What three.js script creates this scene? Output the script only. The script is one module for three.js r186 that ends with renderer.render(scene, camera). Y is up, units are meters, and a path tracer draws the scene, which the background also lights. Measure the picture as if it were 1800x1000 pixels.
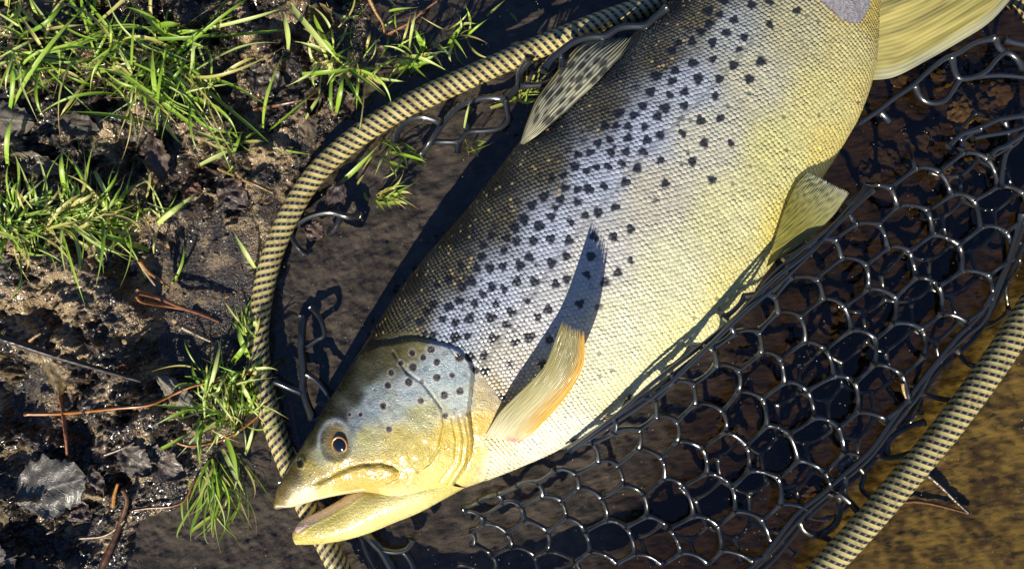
import * as THREE from 'three';
import { mergeGeometries } from 'three/addons/utils/BufferGeometryUtils.js';
import { createNoise2D, createNoise3D } from 'simplex-noise';

// ------------------------------------------------------------------ camera, sky, sun, exposure
const HC = 0.53, K0 = 0.66 / 1800;                       // camera height over the water, metres per photo pixel at the water line
const scene = new THREE.Scene();
const camera = new THREE.PerspectiveCamera(2 * Math.atan(500 * K0 / HC) * 180 / Math.PI, 1.8, 0.02, 200);
camera.up.set(0, 0, -1);
camera.position.set(0, HC, 0);
camera.lookAt(0, 0, 0);
scene.add(camera);

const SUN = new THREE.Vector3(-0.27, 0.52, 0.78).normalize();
{
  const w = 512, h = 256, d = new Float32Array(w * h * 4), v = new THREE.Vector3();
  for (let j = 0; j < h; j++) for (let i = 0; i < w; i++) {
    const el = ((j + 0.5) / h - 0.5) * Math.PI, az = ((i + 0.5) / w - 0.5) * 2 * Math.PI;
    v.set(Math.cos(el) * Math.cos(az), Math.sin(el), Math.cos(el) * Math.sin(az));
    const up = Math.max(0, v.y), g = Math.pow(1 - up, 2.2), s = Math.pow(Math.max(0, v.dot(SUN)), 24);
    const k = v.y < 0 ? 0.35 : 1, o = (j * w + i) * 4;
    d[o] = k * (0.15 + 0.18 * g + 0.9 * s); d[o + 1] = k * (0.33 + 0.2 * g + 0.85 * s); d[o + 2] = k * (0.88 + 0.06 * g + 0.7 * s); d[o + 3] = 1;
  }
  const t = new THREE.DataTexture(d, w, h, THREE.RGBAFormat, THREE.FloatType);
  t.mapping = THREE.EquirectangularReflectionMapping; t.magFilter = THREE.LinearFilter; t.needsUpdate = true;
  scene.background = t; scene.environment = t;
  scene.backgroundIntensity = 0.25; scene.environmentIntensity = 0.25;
}
const sun = new THREE.DirectionalLight(new THREE.Color(1, 0.94, 0.82), 5);
sun.position.copy(SUN).multiplyScalar(2);
sun.castShadow = true; sun.shadow.mapSize.set(4096, 4096);
Object.assign(sun.shadow.camera, { left: -0.6, right: 0.6, top: 0.6, bottom: -0.6, near: 0.1, far: 5 });
scene.add(sun, sun.target);

const renderer = new THREE.WebGLRenderer({ antialias: true });
renderer.toneMapping = THREE.LinearToneMapping;
renderer.toneMappingExposure = 1.6;
renderer.shadowMap.enabled = true;

// ------------------------------------------------------------------ helpers
function rng(a) { return () => { a = (a + 0x6d2b79f5) | 0; let t = Math.imul(a ^ (a >>> 15), 1 | a); t = (t + Math.imul(t ^ (t >>> 7), 61 | t)) ^ t; return ((t ^ (t >>> 14)) >>> 0) / 4294967296; }; }
const n2 = createNoise2D(rng(11)), n3 = createNoise3D(rng(12));
const clamp = (x, a = 0, b = 1) => Math.min(b, Math.max(a, x)), mix = (a, b, t) => a + (b - a) * t;
const smooth = (a, b, x) => { const t = clamp((x - a) / (b - a)); return t * t * (3 - 2 * t); };
function fbm(x, y, oct = 4) { let s = 0, a = 0.5; for (let i = 0; i < oct; i++) { s += a * n2(x, y); x = x * 2.03 + 17.1; y = y * 2.03 - 9.7; a *= 0.5; } return s; }
// a place surveyed on the photograph, at the height y where the thing is
const W = (px, py, y = 0) => { const k = K0 * (HC - y) / HC; return new THREE.Vector3((px - 900) * k, y, (py - 500) * k); };
const toPx = (x) => x / K0 + 900, toPy = (z) => z / K0 + 500;   // metres on the water line -> survey units
const lin = (hex) => { const c = new THREE.Color(hex); return [c.r, c.g, c.b]; };
const used = new Map();
function numbered(name) { const n = used.get(name) ?? 0; used.set(name, n + 1); return n ? name + '_' + String(n).padStart(3, '0') : name; }
function tag(o, label, category, group, kind) { Object.assign(o.userData, { label, category }); if (group) o.userData.group = group; if (kind) o.userData.kind = kind; return o; }
function mesh(name, g, m, parent) { const o = new THREE.Mesh(g, m); o.name = parent && parent !== scene ? name : numbered(name); o.castShadow = o.receiveShadow = true; (parent ?? scene).add(o); return o; }
function base(name, p) { const o = new THREE.Group(); o.name = numbered(name); o.position.copy(p); scene.add(o); return o; }
function geo(pos, idx, col, uv) {
  const g = new THREE.BufferGeometry();
  g.setAttribute('position', new THREE.Float32BufferAttribute(pos, 3));
  if (col) g.setAttribute('color', new THREE.Float32BufferAttribute(col, 3));
  g.setAttribute('uv', new THREE.Float32BufferAttribute(uv ?? new Float32Array(pos.length / 3 * 2), 2));
  g.setIndex(new THREE.BufferAttribute(new Uint32Array(idx), 1));
  g.computeVertexNormals();
  return g;
}
function gridIndex(nu, nv, flip, off = 0) {   // nu columns x nv rows of vertices
  const idx = [];
  for (let i = 0; i < nu - 1; i++) for (let j = 0; j < nv - 1; j++) {
    const a = off + i * nv + j, b = a + nv;
    flip ? idx.push(a, a + 1, b, b, a + 1, b + 1) : idx.push(a, b, a + 1, b, b + 1, a + 1);
  }
  return idx;
}
function dataTex(n, f, channels = 1, srgb = false) {
  const d = new Uint8Array(n * n * 4);
  for (let j = 0; j < n; j++) for (let i = 0; i < n; i++) { const c = f(i / n, j / n), o = (j * n + i) * 4; const a = channels === 1 ? [c, c, c] : c; for (let k = 0; k < 3; k++) d[o + k] = clamp(a[k]) * 255; d[o + 3] = 255; }
  const t = new THREE.DataTexture(d, n, n); t.wrapS = t.wrapT = THREE.RepeatWrapping; t.magFilter = THREE.LinearFilter; if (srgb) t.colorSpace = THREE.SRGBColorSpace; t.needsUpdate = true; return t;
}
// noise that tiles over the unit square
function tnoise(u, v, f) { const a = u * 2 * Math.PI, b = v * 2 * Math.PI, r = f / (2 * Math.PI); return 0.5 * (n3(Math.cos(a) * r, Math.sin(a) * r, Math.cos(b) * r + 3.1 * Math.sin(b) * r) + n3(Math.cos(b) * r + 7, Math.sin(b) * r, Math.sin(a) * r - 2.3 * Math.cos(a) * r)); }
function distPoly(x, y, P, closed) {
  let best = 1e9, at = 0; const n = P.length;
  for (let i = 0; i < (closed ? n : n - 1); i++) {
    const a = P[i], b = P[(i + 1) % n], dx = b[0] - a[0], dy = b[1] - a[1], t = clamp(((x - a[0]) * dx + (y - a[1]) * dy) / (dx * dx + dy * dy + 1e-12));
    const d = Math.hypot(x - a[0] - dx * t, y - a[1] - dy * t); if (d < best) { best = d; at = (i + t) / (n - 1); }
  }
  return [best, at];
}
function inside(x, y, P) { let c = false; for (let i = 0, j = P.length - 1; i < P.length; j = i++) if ((P[i][1] > y) !== (P[j][1] > y) && x < (P[j][0] - P[i][0]) * (y - P[i][1]) / (P[j][1] - P[i][1]) + P[i][0]) c = !c; return c; }
// round strand through points; radius(t) in metres
function tubeGeo(pts, radius, seg = 24, sides = 8, closed = false, flat = 1, uvLen = 1, tension = 0.5) {
  const curve = new THREE.CatmullRomCurve3(pts, closed, 'catmullrom', tension), pos = [], uv = [], cap = [];
  let prev = new THREE.Vector3(0, 1, 0), len = 0, last = null;
  for (let i = 0; i <= seg; i++) {
    const t = i / seg, p = curve.getPoint(t), tg = curve.getTangent(t), r = radius(t);
    if (last) len += p.distanceTo(last); last = p;
    const n = prev.clone().addScaledVector(tg, -prev.dot(tg)).normalize(); if (n.lengthSq() < 0.5) n.set(1, 0, 0);
    const b = new THREE.Vector3().crossVectors(tg, n);
    if (!closed) prev = n;
    for (let k = 0; k <= sides; k++) {
      const a = k / sides * 2 * Math.PI, c = Math.cos(a) * r * flat, s = Math.sin(a) * r;
      pos.push(p.x + n.x * c + b.x * s, p.y + n.y * c + b.y * s, p.z + n.z * c + b.z * s);
      uv.push(len / uvLen, k / sides);
    }
  }
  const idx = gridIndex(seg + 1, sides + 1, false);
  if (!closed) for (const [ring, sgn] of [[0, -1], [seg, 1]]) {
    const c = curve.getPoint(ring / seg), tg = curve.getTangent(ring / seg), r = radius(ring / seg), o = pos.length / 3;
    pos.push(c.x + tg.x * r * sgn * 0.6, c.y + tg.y * r * sgn * 0.6, c.z + tg.z * r * sgn * 0.6); uv.push(0, 0);
    for (let k = 0; k < sides; k++) { const a = ring * (sides + 1) + k; sgn > 0 ? idx.push(o, a, a + 1) : idx.push(o, a + 1, a); }
  }
  const g = geo(pos, idx, null, uv);
  return g;
}

// ------------------------------------------------------------------ ground: muddy bank sloping into the pool
const LAND = [[-6000, -6000], [650, -6000], [690, -400], [668, -20], [640, 60], [650, 120], [610, 185], [556, 262], [512, 330], [492, 410], [474, 500], [462, 560], [452, 610], [440, 660], [428, 715], [405, 770], [372, 800], [345, 850], [332, 880], [300, 893], [246, 915], [228, 950], [215, 1010], [150, 1400], [-200, 6000], [-6000, 6000]];
const HOLES = [[400, 115, 60, 0.010], [395, 470, 90, 0.020], [300, 480, 60, 0.016], [330, 600, 70, 0.018], [360, 540, 60, 0.014], [235, 395, 45, 0.006], [90, 690, 55, 0.012], [40, 690, 40, 0.009], [60, 720, 45, 0.010], [400, 560, 60, 0.010], [150, 765, 50, 0.007], [50, 800, 50, 0.010], [440, 190, 50, 0.008], [110, 560, 45, 0.010], [245, 280, 45, 0.008], [160, 165, 40, 0.006], [520, 60, 40, 0.01], [370, 330, 40, 0.008], [150, 930, 60, 0.008], [60, 945, 40, 0.009]];
const HUMPS = [[190, 545, 95, 0.012], [60, 560, 70, 0.012], [250, 720, 70, 0.009], [130, 840, 70, 0.004], [90, 130, 90, 0.008], [300, 180, 70, 0.008], [470, 110, 60, 0.008], [470, 290, 60, 0.007], [80, 440, 80, 0.010], [340, 770, 45, 0.006], [560, 50, 50, 0.008], [30, 250, 60, 0.008], [200, 250, 60, 0.006], [400, 60, 50, 0.008]];
function groundY(x, z, fine = true) {
  const px = toPx(x), py = toPy(z);
  const wob = 10 * fbm(px / 60, py / 60, 3) + 4 * n2(px / 17, py / 17);
  const [d0] = distPoly(px, py, LAND, true), d = (inside(px, py, LAND) ? d0 : -d0) + wob;
  let h;
  if (d > 0) {
    const land = smooth(0, 70, d);
    h = 0.0015 + 0.020 * (1 - Math.exp(-d / 110));
    for (const [hx, hy, r, a] of HOLES) h -= land * 1.7 * a * Math.exp(-((px - hx) ** 2 + (py - hy) ** 2) / (r * r) * 1.3);
    for (const [hx, hy, r, a] of HUMPS) h += land * a * Math.exp(-((px - hx) ** 2 + (py - hy) ** 2) / (r * r) * 1.3);
    const rough = 0.35 + 0.65 * smooth(-0.3, 0.5, fbm(px / 120 + 5, py / 120, 3));
    h += land * rough * (0.016 * fbm(px / 75, py / 75, 3) - 0.012 * Math.abs(fbm(px / 34, py / 34 + 9, 3)));
    if (fine) { h += rough * (0.0034 * Math.abs(fbm(px / 14, py / 14, 3)) + 0.0013 * n2(px / 6.5, py / 6.5) + 0.0007 * n2(px / 3.1, py / 3.1)); }
    h = Math.max(h, 0.0006 + (fine ? 0.0006 * n2(px / 9, py / 9) : 0));
  } else {
    const right = smooth(650, 1300, px + (py - 500) * 0.2);
    h = -0.001 - (0.010 + 0.045 * right) * (1 - Math.exp(d / mix(55, 160, right))) - 0.012 * smooth(690, 900, px) * smooth(140, 20, py);
    h += 0.002 * fbm(px / 70, py / 70, 3) * smooth(0, -60, d);
    if (fine) h += 0.0004 * n2(px / 9, py / 9) + 0.0006 * n2(px / 25, py / 25);
  }
  return h;
}
{
  const xs = [], zs = [], spread = (list, a, b, step, far) => {
    let s = step, v = a; const left = []; while (v > -far) { s *= 1.22; v -= s; left.push(v); } list.push(...left.reverse());
    return list;
  };
  spread(xs, -0.37, 0, 0.004, 9); for (let x = -0.37; x < -0.06; x += 0.0009) xs.push(x); for (let x = -0.06; x < 0.36; x += 0.0022) xs.push(x); { let s = 0.004, v = 0.36; while (v < 9) { xs.push(v); s *= 1.22; v += s; } }
  spread(zs, -0.2, 0, 0.004, 9); for (let z = -0.2; z < 0.2; z += 0.0009) zs.push(z); { let s = 0.004, v = 0.2; while (v < 9) { zs.push(v); s *= 1.22; v += s; } }
  const pos = [], col = [], uv = [];
  const mudA = lin('#403326'), mudB = lin('#19130d'), mudC = lin('#a8906c'), silt = lin('#524c48'), siltB = lin('#3b3733'), bed = lin('#6f5c2c'), bedB = lin('#3f3217'), dark = lin('#21170b'), litter = lin('#3c2a20');
  for (const x of xs) for (const z of zs) {
    const near = Math.abs(x) < 0.4 && Math.abs(z) < 0.24, y = groundY(x, z, near), px = toPx(x), py = toPy(z);
    pos.push(x, y, z); uv.push(x, z);
    const c = [0, 0, 0], a = smooth(-0.25, 0.35, fbm(px / 40, py / 40, 4)), b = smooth(0.0, 0.5, fbm(px / 85 + 40, py / 85, 4) + 0.25 * n2(px / 7, py / 7) + 0.5 * Math.exp(-((px - 150) ** 2 + (py - 530) ** 2) / 12000) + 0.3 * Math.exp(-((px - 500) ** 2 + (py - 280) ** 2) / 5000));
    const l = smooth(0.15, 0.5, fbm(px / 55 - 20, py / 55, 3));
    const wet = smooth(0.0015, -0.001, y), right = smooth(980, 1180, px + (py - 1000) * 0.5 + 60 * fbm(px / 110, py / 110, 3)), gold = smooth(-30, 70, (px - 1640) * 0.8 + (py - 800) * 0.62 + 25 * fbm(px / 60, py / 60, 3));
    const m = smooth(-0.4, 0.4, fbm(px / 32, py / 32, 5) * 0.6 + fbm(px / 120 + 3, py / 90, 4) * 0.7), sp = n2(px / 2.5, py / 2.5) > 0.8 ? 1.5 : 1;
    for (let k = 0; k < 3; k++) {
      let land = mix(mudB[k], mudA[k], a); land = mix(land, mudC[k], b * 0.85); land = mix(land, litter[k], l * 0.5);
      let pool = mix(siltB[k], silt[k], m) * sp;
      const riv = mix(mix(dark[k], dark[k] * 1.7, m), mix(bedB[k], bed[k], m), gold);
      pool = mix(pool, riv, Math.max(right, gold));
      c[k] = mix(land, pool, wet);
    }
    col.push(...c);
  }
  const whole = gridIndex(xs.length, zs.length, true), dry = [], under = [];
  for (let i = 0; i < whole.length; i += 3) { const a = whole[i], b = whole[i + 1], c = whole[i + 2], hgt = Math.max(pos[a * 3 + 1], pos[b * 3 + 1], pos[c * 3 + 1]); (hgt < -0.0008 ? under : dry).push(a, b, c); }
  const g = geo(pos, dry, col, uv), gu = g.clone(); gu.setIndex(new THREE.BufferAttribute(new Uint32Array(under), 1)); { const all = geo(pos, whole, col, uv); g.setAttribute('normal', all.attributes.normal); gu.setAttribute('normal', all.attributes.normal); }
  const bump = dataTex(1024, (u, v) => 0.5 + 0.35 * tnoise(u, v, 60) + 0.3 * tnoise(u + 0.3, v, 140)); bump.repeat.set(8, 8);
  const rough = dataTex(512, (u, v) => 0.2 + 0.45 * smooth(-0.35, 0.35, tnoise(u, v, 22) + 0.6 * tnoise(u, v, 70))); rough.repeat.set(5, 5);
  const m = new THREE.MeshPhysicalMaterial({ vertexColors: true, roughness: 0.75, roughnessMap: rough, bumpMap: bump, bumpScale: 0.002, clearcoat: 0.5, clearcoatRoughness: 0.1 });
  const o = mesh('ground', g, m); o.userData.kind = 'structure'; o.userData.label = 'wet dark mud bank sloping into a silty pool'; o.userData.category = 'ground';
  const bedMesh = mesh('riverbed', gu, new THREE.MeshPhysicalMaterial({ vertexColors: true, roughness: 1, specularIntensity: 0.05, bumpMap: bump, bumpScale: 0.0004 })); tag(bedMesh, 'silty brown riverbed under the shallow water', 'riverbed', null, 'structure');
}

// ------------------------------------------------------------------ water
{
  const bump = dataTex(512, (u, v) => 0.5 + 0.5 * tnoise(u, v, 7) + 0.22 * tnoise(u, v, 19)); bump.repeat.set(4, 4);
  const xs = []; for (let i = 0; i <= 40; i++) xs.push(-9 + 18 * i / 40);
  const pos = [], uv = []; for (const x of xs) for (const z of xs) { pos.push(x, 0, z); uv.push(x, z); }
  const m = new THREE.MeshPhysicalMaterial({ color: new THREE.Color(0.9, 0.86, 0.77), transmission: 1, thickness: 0, roughness: 0.03, ior: 1.42, bumpMap: bump, bumpScale: 0.0028 });
  const o = mesh('water', geo(pos, gridIndex(41, 41, true), null, uv), m); o.userData.kind = 'structure'; o.userData.label = 'shallow clear brown water along the bank'; o.userData.category = 'water';
}

// ------------------------------------------------------------------ trout
const Y0 = 0.012;
const SEC = [[483, 880, 488, 893, .004], [490, 855, 520, 888, .010], [507, 825, 560, 876, .015], [530, 785, 605, 866, .020], [558, 738, 655, 862, .025], [590, 685, 730, 878, .030], [630, 622, 815, 856, .035], [675, 552, 885, 830, .039], [720, 488, 950, 803, .042], [770, 428, 1020, 768, .044], [822, 368, 1090, 720, .046], [870, 308, 1155, 672, .047], [915, 250, 1220, 620, .048], [962, 200, 1280, 563, .048], [1010, 152, 1325, 505, .047], [1060, 108, 1372, 436, .046], [1115, 62, 1420, 348, .044], [1170, 10, 1468, 272, .041], [1225, -38, 1508, 202, .037], [1285, -85, 1532, 130, .033], [1345, -140, 1540, 60, .028], [1395, -200, 1550, -30, .024], [1435, -270, 1565, -130, .021], [1465, -350, 1580, -250, .018], [1480, -430, 1600, -360, .016]];
const JAW = [[514, 936, 522, 957, .004], [528, 916, 560, 955, .009], [565, 897, 605, 948, .013], [600, 876, 650, 935, .016], [632, 852, 695, 916, .020], [668, 838, 740, 897, .023], [705, 828, 785, 872, .025], [750, 815, 825, 850, .024]];
function loft(S, y0) {
  const D = new THREE.CatmullRomCurve3(S.map((s) => W(s[0], s[1], y0))), V = new THREE.CatmullRomCurve3(S.map((s) => W(s[2], s[3], y0))), n = S.length - 1;
  const B = (t) => { const f = clamp(t, 0, 1) * n, i = Math.min(n - 1, Math.floor(f)), u = f - i, p = (k) => S[clamp(k, 0, n)][4], a = p(i - 1), b = p(i), c = p(i + 1), d = p(i + 2); return 0.5 * (2 * b + (c - a) * u + (2 * a - 5 * b + 4 * c - d) * u * u + (3 * b - a - 3 * c + d) * u * u * u); };
  const cache = new Map();
  return (t, phi) => {
    let e = cache.get(t); if (!e) { e = [D.getPoint(clamp(t, 0, 1)), V.getPoint(clamp(t, 0, 1)), B(t)]; if (cache.size < 4000) cache.set(t, e); }
    const [d, v, b] = e, w = (1 - Math.cos(phi)) / 2, s = Math.sin(phi), hgt = Math.sign(s) * Math.pow(Math.abs(s), 0.92) * b;
    return new THREE.Vector3(mix(d.x, v.x, w), y0 + hgt, mix(d.z, v.z, w));
  };
}
const body = loft(SEC, Y0), jaw = loft(JAW, Y0 - 0.002);
// height of the fish's upper side over the plan, for placing what was surveyed on the fish
const HM = { n: 700, x0: -0.2, z0: -0.25, s: 0.001, y: null };
{
  HM.y = new Float32Array(HM.n * HM.n).fill(-1);
  const put = (p) => { const i = Math.round((p.x - HM.x0) / HM.s), j = Math.round((p.z - HM.z0) / HM.s); if (i >= 0 && j >= 0 && i < HM.n && j < HM.n) HM.y[j * HM.n + i] = Math.max(HM.y[j * HM.n + i], p.y); };
  for (let a = 0; a <= 1400; a++) for (let k = 0; k <= 400; k++) put(body(a / 1400, Math.PI * k / 400));
  for (let a = 0; a <= 300; a++) for (let k = 0; k <= 120; k++) put(jaw(a / 300, Math.PI * k / 120));
}
const topY = (x, z) => { const i = Math.round((x - HM.x0) / HM.s), j = Math.round((z - HM.z0) / HM.s); const y = i >= 0 && j >= 0 && i < HM.n && j < HM.n ? HM.y[j * HM.n + i] : -1; return y < 0 ? Y0 : y; };
const onFish = (px, py) => { let y = 0.04; for (let k = 0; k < 6; k++) { const p = W(px, py, y); y = mix(y, topY(p.x, p.z), 0.7); } return W(px, py, y); };
const F = (list) => list.map(([a, b]) => { const p = onFish(a, b); return [p.x, p.z]; });
const U = 0.00034;                                   // about one survey pixel on the fish's flank, metres
// skin colour surveyed over the fish: x, y, then red, green, blue (0 to 255)
const PIG = [
  [483, 885, 112, 96, 42], [500, 870, 104, 87, 40], [520, 882, 205, 196, 150], [545, 876, 210, 202, 158], [575, 870, 200, 187, 112], [530, 803, 70, 63, 30], [515, 835, 84, 69, 30], [548, 768, 38, 36, 17], [575, 722, 32, 32, 13], [610, 667, 34, 34, 13], [650, 612, 50, 46, 18], [690, 592, 66, 60, 28],
  [560, 838, 146, 129, 58], [600, 838, 172, 146, 54], [650, 838, 176, 148, 56], [690, 830, 182, 154, 62], [560, 802, 146, 143, 110], [545, 818, 150, 134, 66], [615, 760, 118, 121, 112], [625, 742, 119, 127, 131], [650, 715, 130, 141, 145], [660, 690, 124, 136, 134], [640, 768, 156, 150, 94], [690, 720, 146, 152, 142],
  [720, 690, 148, 157, 157], [760, 650, 148, 161, 162], [800, 660, 149, 162, 162], [810, 700, 160, 168, 160], [740, 730, 156, 151, 106], [700, 770, 164, 148, 72], [740, 790, 174, 154, 66], [790, 770, 186, 160, 58], [820, 795, 188, 161, 64], [770, 835, 200, 184, 96], [700, 612, 80, 74, 34], [650, 660, 64, 60, 30],
  [625, 695, 52, 49, 25], [600, 735, 42, 40, 20], [680, 630, 72, 68, 33], [570, 760, 64, 62, 40], [725, 612, 104, 97, 54], [850, 700, 172, 155, 108], [845, 745, 188, 158, 66], [865, 690, 158, 142, 110], [530, 945, 176, 158, 70], [580, 920, 184, 169, 90], [640, 905, 191, 178, 106], [700, 885, 200, 187, 120],
  [640, 935, 212, 200, 124], [725, 893, 212, 200, 126], [880, 812, 218, 210, 172], [940, 790, 222, 215, 186], [870, 775, 208, 190, 128],
  [660, 578, 34, 29, 13], [720, 497, 33, 28, 13], [800, 403, 31, 27, 12], [870, 318, 31, 27, 12], [950, 222, 31, 27, 12], [1060, 118, 33, 28, 13], [1180, 8, 38, 32, 16], [1290, -80, 60, 54, 32], [1400, -190, 66, 59, 34],
  [735, 545, 80, 73, 52], [800, 472, 75, 69, 48], [880, 380, 75, 69, 48], [960, 290, 75, 69, 48], [1060, 188, 75, 69, 48], [1160, 98, 80, 73, 52], [1235, 25, 95, 86, 57], [1330, -70, 120, 108, 72], [1440, -200, 120, 108, 72],
  [795, 575, 158, 163, 172], [870, 505, 160, 165, 174], [960, 410, 160, 165, 174], [1050, 310, 160, 165, 174], [1130, 228, 160, 165, 174], [1205, 150, 163, 167, 172], [1285, 50, 166, 166, 156], [1390, -60, 166, 162, 138],
  [900, 645, 176, 168, 154], [960, 560, 177, 175, 172], [1050, 450, 182, 177, 166], [1150, 340, 184, 176, 154], [1240, 240, 182, 177, 154], [1330, 130, 182, 176, 146], [1400, 50, 182, 173, 130],
  [1000, 685, 208, 201, 160], [1080, 580, 203, 199, 164], [1180, 480, 200, 195, 156], [1280, 380, 197, 191, 140], [1370, 270, 193, 186, 122], [1450, 170, 195, 185, 120], [1500, 80, 196, 184, 122], [1530, 20, 202, 178, 90], [1550, -100, 198, 176, 92],
  [1000, 762, 226, 220, 190], [1100, 692, 220, 213, 165], [1200, 612, 216, 207, 150], [1300, 512, 210, 199, 132], [1380, 400, 205, 191, 112], [1460, 270, 202, 185, 106], [1525, 150, 202, 185, 112],
].map(([a, b, ...c]) => { const w = onFish(a, b), q = new THREE.Color().setRGB(c[0] / 255, c[1] / 255, c[2] / 255, THREE.SRGBColorSpace); return [w.x, w.z, q.r, q.g, q.b]; });
function pigment(x, z) {
  let r = 0, g = 0, b = 0, s = 0;
  for (const q of PIG) { const dx = x - q[0], dz = z - q[1], d = (dx * dx + dz * dz) * 1e4 + 0.02, w = 1 / (d * d); r += q[2] * w; g += q[3] * w; b += q[4] * w; s += w; }
  return [r / s, g / s, b / s];
}
// dark spots of the flank: x, y (radius, strength where they differ)
const SPOTS = `865,413 891,418 850,430 886,440 825,446,8,.6 847,450 861,471,9 884,468 839,471 810,467 784,469,7,.5 829,494,9 812,503,9 789,491,8 769,500,8 865,504 887,508 849,517 835,533 807,528 789,539,9 762,534 737,532,7,.8 750,548 778,560 738,565,8 717,561,6,.8 710,546,6,.6 801,566 825,560,10 872,534 864,558,9 891,570 868,594,9 822,590 801,593,11 762,588,6 747,586,5 704,573,6,.6 898,547 1051,251 1037,268,9 1017,271 1000,261,7,.6 984,277,7,.6 1011,292,9 1031,300 1049,293 991,307,9 970,312,8 993,330 1015,333 1035,331,9 956,345,9 986,350,9 1015,354 935,360,9 911,353,7,.6 977,364,7 1052,373 1029,378 969,380,9 922,385,9 1004,390 948,397,9 905,399,9 871,397,7,.7 888,366,7,.5 887,382,7,.5 832,414,7,.6 938,423,9 969,419 1001,422,9 1045,415,9 909,424 927,323,7,.5 949,310,7,.5 938,292,7,.4 931,452 970,462,9 996,450 1039,450,9 1109,458,7 1086,478 915,465 1032,482,9 1064,496 997,490 977,499 940,495,9 909,495,9 927,528 964,544 1019,534 1052,539,7,.8 945,557 901,550 890,570,6 906,601,9 931,592,9 966,597 851,624,9 955,641 897,639,7,.8 851,653,8 922,557,5,.4 910,576,5,.4 821,590,6 940,517,5,.4 1188,124 1154,133,10 1182,142 1144,162,9 1178,166,9 1204,161 1118,153,7,.6 1130,186,9 1170,189,9 1203,185,7 1103,175,7,.5 1088,198,9 1115,202,9 1157,204,9 1197,207,5,.6 1065,191,7,.5 1064,220,9 1083,221 1104,221 1134,222,7 1161,237 1138,246 1105,242,9 1072,244 1038,226,7,.5 1026,245,7,.5 1201,234 1131,266 1101,266 1074,267 1162,281 1121,295 1094,287 1069,292 1100,320 1170,321 999,261,6,.5 1062,327 1252,315 1153,352,6,.8 1082,364 1109,402 1079,416 1274,2 1322,8,9 1353,2,9 1245,18 1266,25,7 1402,18,7 1248,41,9 1291,35,9 1354,43 1233,55 1277,57 1309,65 1210,50,7,.6 1217,72 1253,75,9 1194,75,7 1300,86 1182,88 1219,110,9 1254,104 1155,108,7,.6 1290,114 1338,107,9 1228,138,9 1265,138 1318,138 1258,169 1266,208 1232,212 1238,251 1286,251,6 1217,284 1320,-40 1370,-60 1290,-30 1400,-90 1350,-100 1430,-150 1390,-150 1450,-230`.split(/\s+/).map((s, i) => { const [a, b, r = 8, k = 1] = s.split(',').map(Number), p = onFish(a, b), q = rng(i + 5); return [p.x, p.z, r * U * (0.92 + 0.26 * q()), k, q() * 3.14, 0.72 + 0.26 * q(), q() * 9]; });
const HSPOTS = `758,614,6 725,620,5 744,628,5 705,638,4.5 726,645,6.5 768,636,5.5 688,655,5 682,677,5.5 719,671,6.5 768,663,6 795,659,4.5 781,694,6.5 809,687,6 740,704,5 674,713,5.5 684,754,5 808,628,7 742,670,4,.8 783,730,5 826,628,8 836,651,6 852,653,7 817,658,5,.35 749,648,5,.35 783,621,5,.3 694,692,5,.25 694,732,5,.2 650,707,5,.3 764,727,4,.3 882,698,6 615,728,3 634,728,3.5 660,686,3,.6 545,835,3,.5 725,737,4,.2 668,748,4,.2 800,722,5,.3 657,700,4,.3`.split(/\s+/).map((s, i) => { const [a, b, r, k = 1] = s.split(',').map(Number), p = onFish(a, b); return [p.x, p.z, r * U * 1.18, k, i, 0.92, i * 1.7, 0.03]; });
function spotAt(x, z, list) {
  let m = 0;
  for (const [sx, sz, r, k, rot, asp, ph, lobe = 0.14] of list) {
    const dx = x - sx, dz = z - sz; if (Math.abs(dx) > r * 2 || Math.abs(dz) > r * 2) continue;
    const c = Math.cos(rot), s = Math.sin(rot), a = dx * c + dz * s, b = (dz * c - dx * s) / asp, d = Math.hypot(a, b) / r * (1 + lobe * Math.sin(3 * Math.atan2(b, a) + ph));
    m = Math.max(m, k * (1 - smooth(0.78, 1.15, d)));
  }
  return m;
}
const HEADLINE = [[640, 610], [664, 592], [700, 583], [738, 590], [772, 600], [806, 612], [832, 640], [846, 668], [866, 690], [884, 712], [872, 745], [846, 772], [850, 800], [836, 850]];
const HEADPOLY = F([[400, 1000], [420, 800], [560, 600], [640, 588], [664, 590], [700, 583], [738, 590], [772, 600], [806, 612], [834, 636], [848, 662], [868, 688], [886, 712], [874, 748], [852, 772], [862, 800], [850, 850], [840, 1000]]);
const GILL = F([[640, 612], [670, 602], [691, 600], [712, 595], [734, 593], [758, 597], [780, 602], [800, 608], [815, 616], [827, 632], [833, 650], [833, 668], [831, 683], [829, 704], [826, 724], [829, 747], [832, 775], [829, 800], [818, 826], [800, 850]]);
const GILLPOLY = [...GILL, ...F([[700, 1000], [400, 1000], [420, 700], [600, 600]])];
const GROOVE = F([[691, 618], [716, 655], [744, 673], [762, 696], [778, 719], [781, 747], [773, 784], [757, 811], [735, 828]]);
const GROOVE2 = F([[783, 600], [803, 628], [803, 660], [800, 690]]), GROOVE3 = F([[745, 700], [775, 706], [800, 700], [826, 690]]);
const FOLDS = [[[795, 735], [803, 775], [800, 810], [775, 845]], [[808, 732], [816, 772], [812, 812], [788, 850]], [[819, 735], [825, 775], [822, 810], [800, 848]]].map(F);
const MAXI = F([[557, 848], [575, 838], [592, 830], [615, 820], [638, 814], [670, 813], [690, 819], [702, 828], [695, 840], [665, 852], [624, 861], [578, 868], [556, 862]]);
const MAXTOP = F([[552, 851], [575, 840], [592, 831], [615, 821], [638, 815], [670, 813], [690, 818], [703, 827], [698, 840], [680, 848]]);
const EYE = onFish(597, 782), ORB = onFish(590, 776), NOSE = onFish(529, 812);
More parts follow.
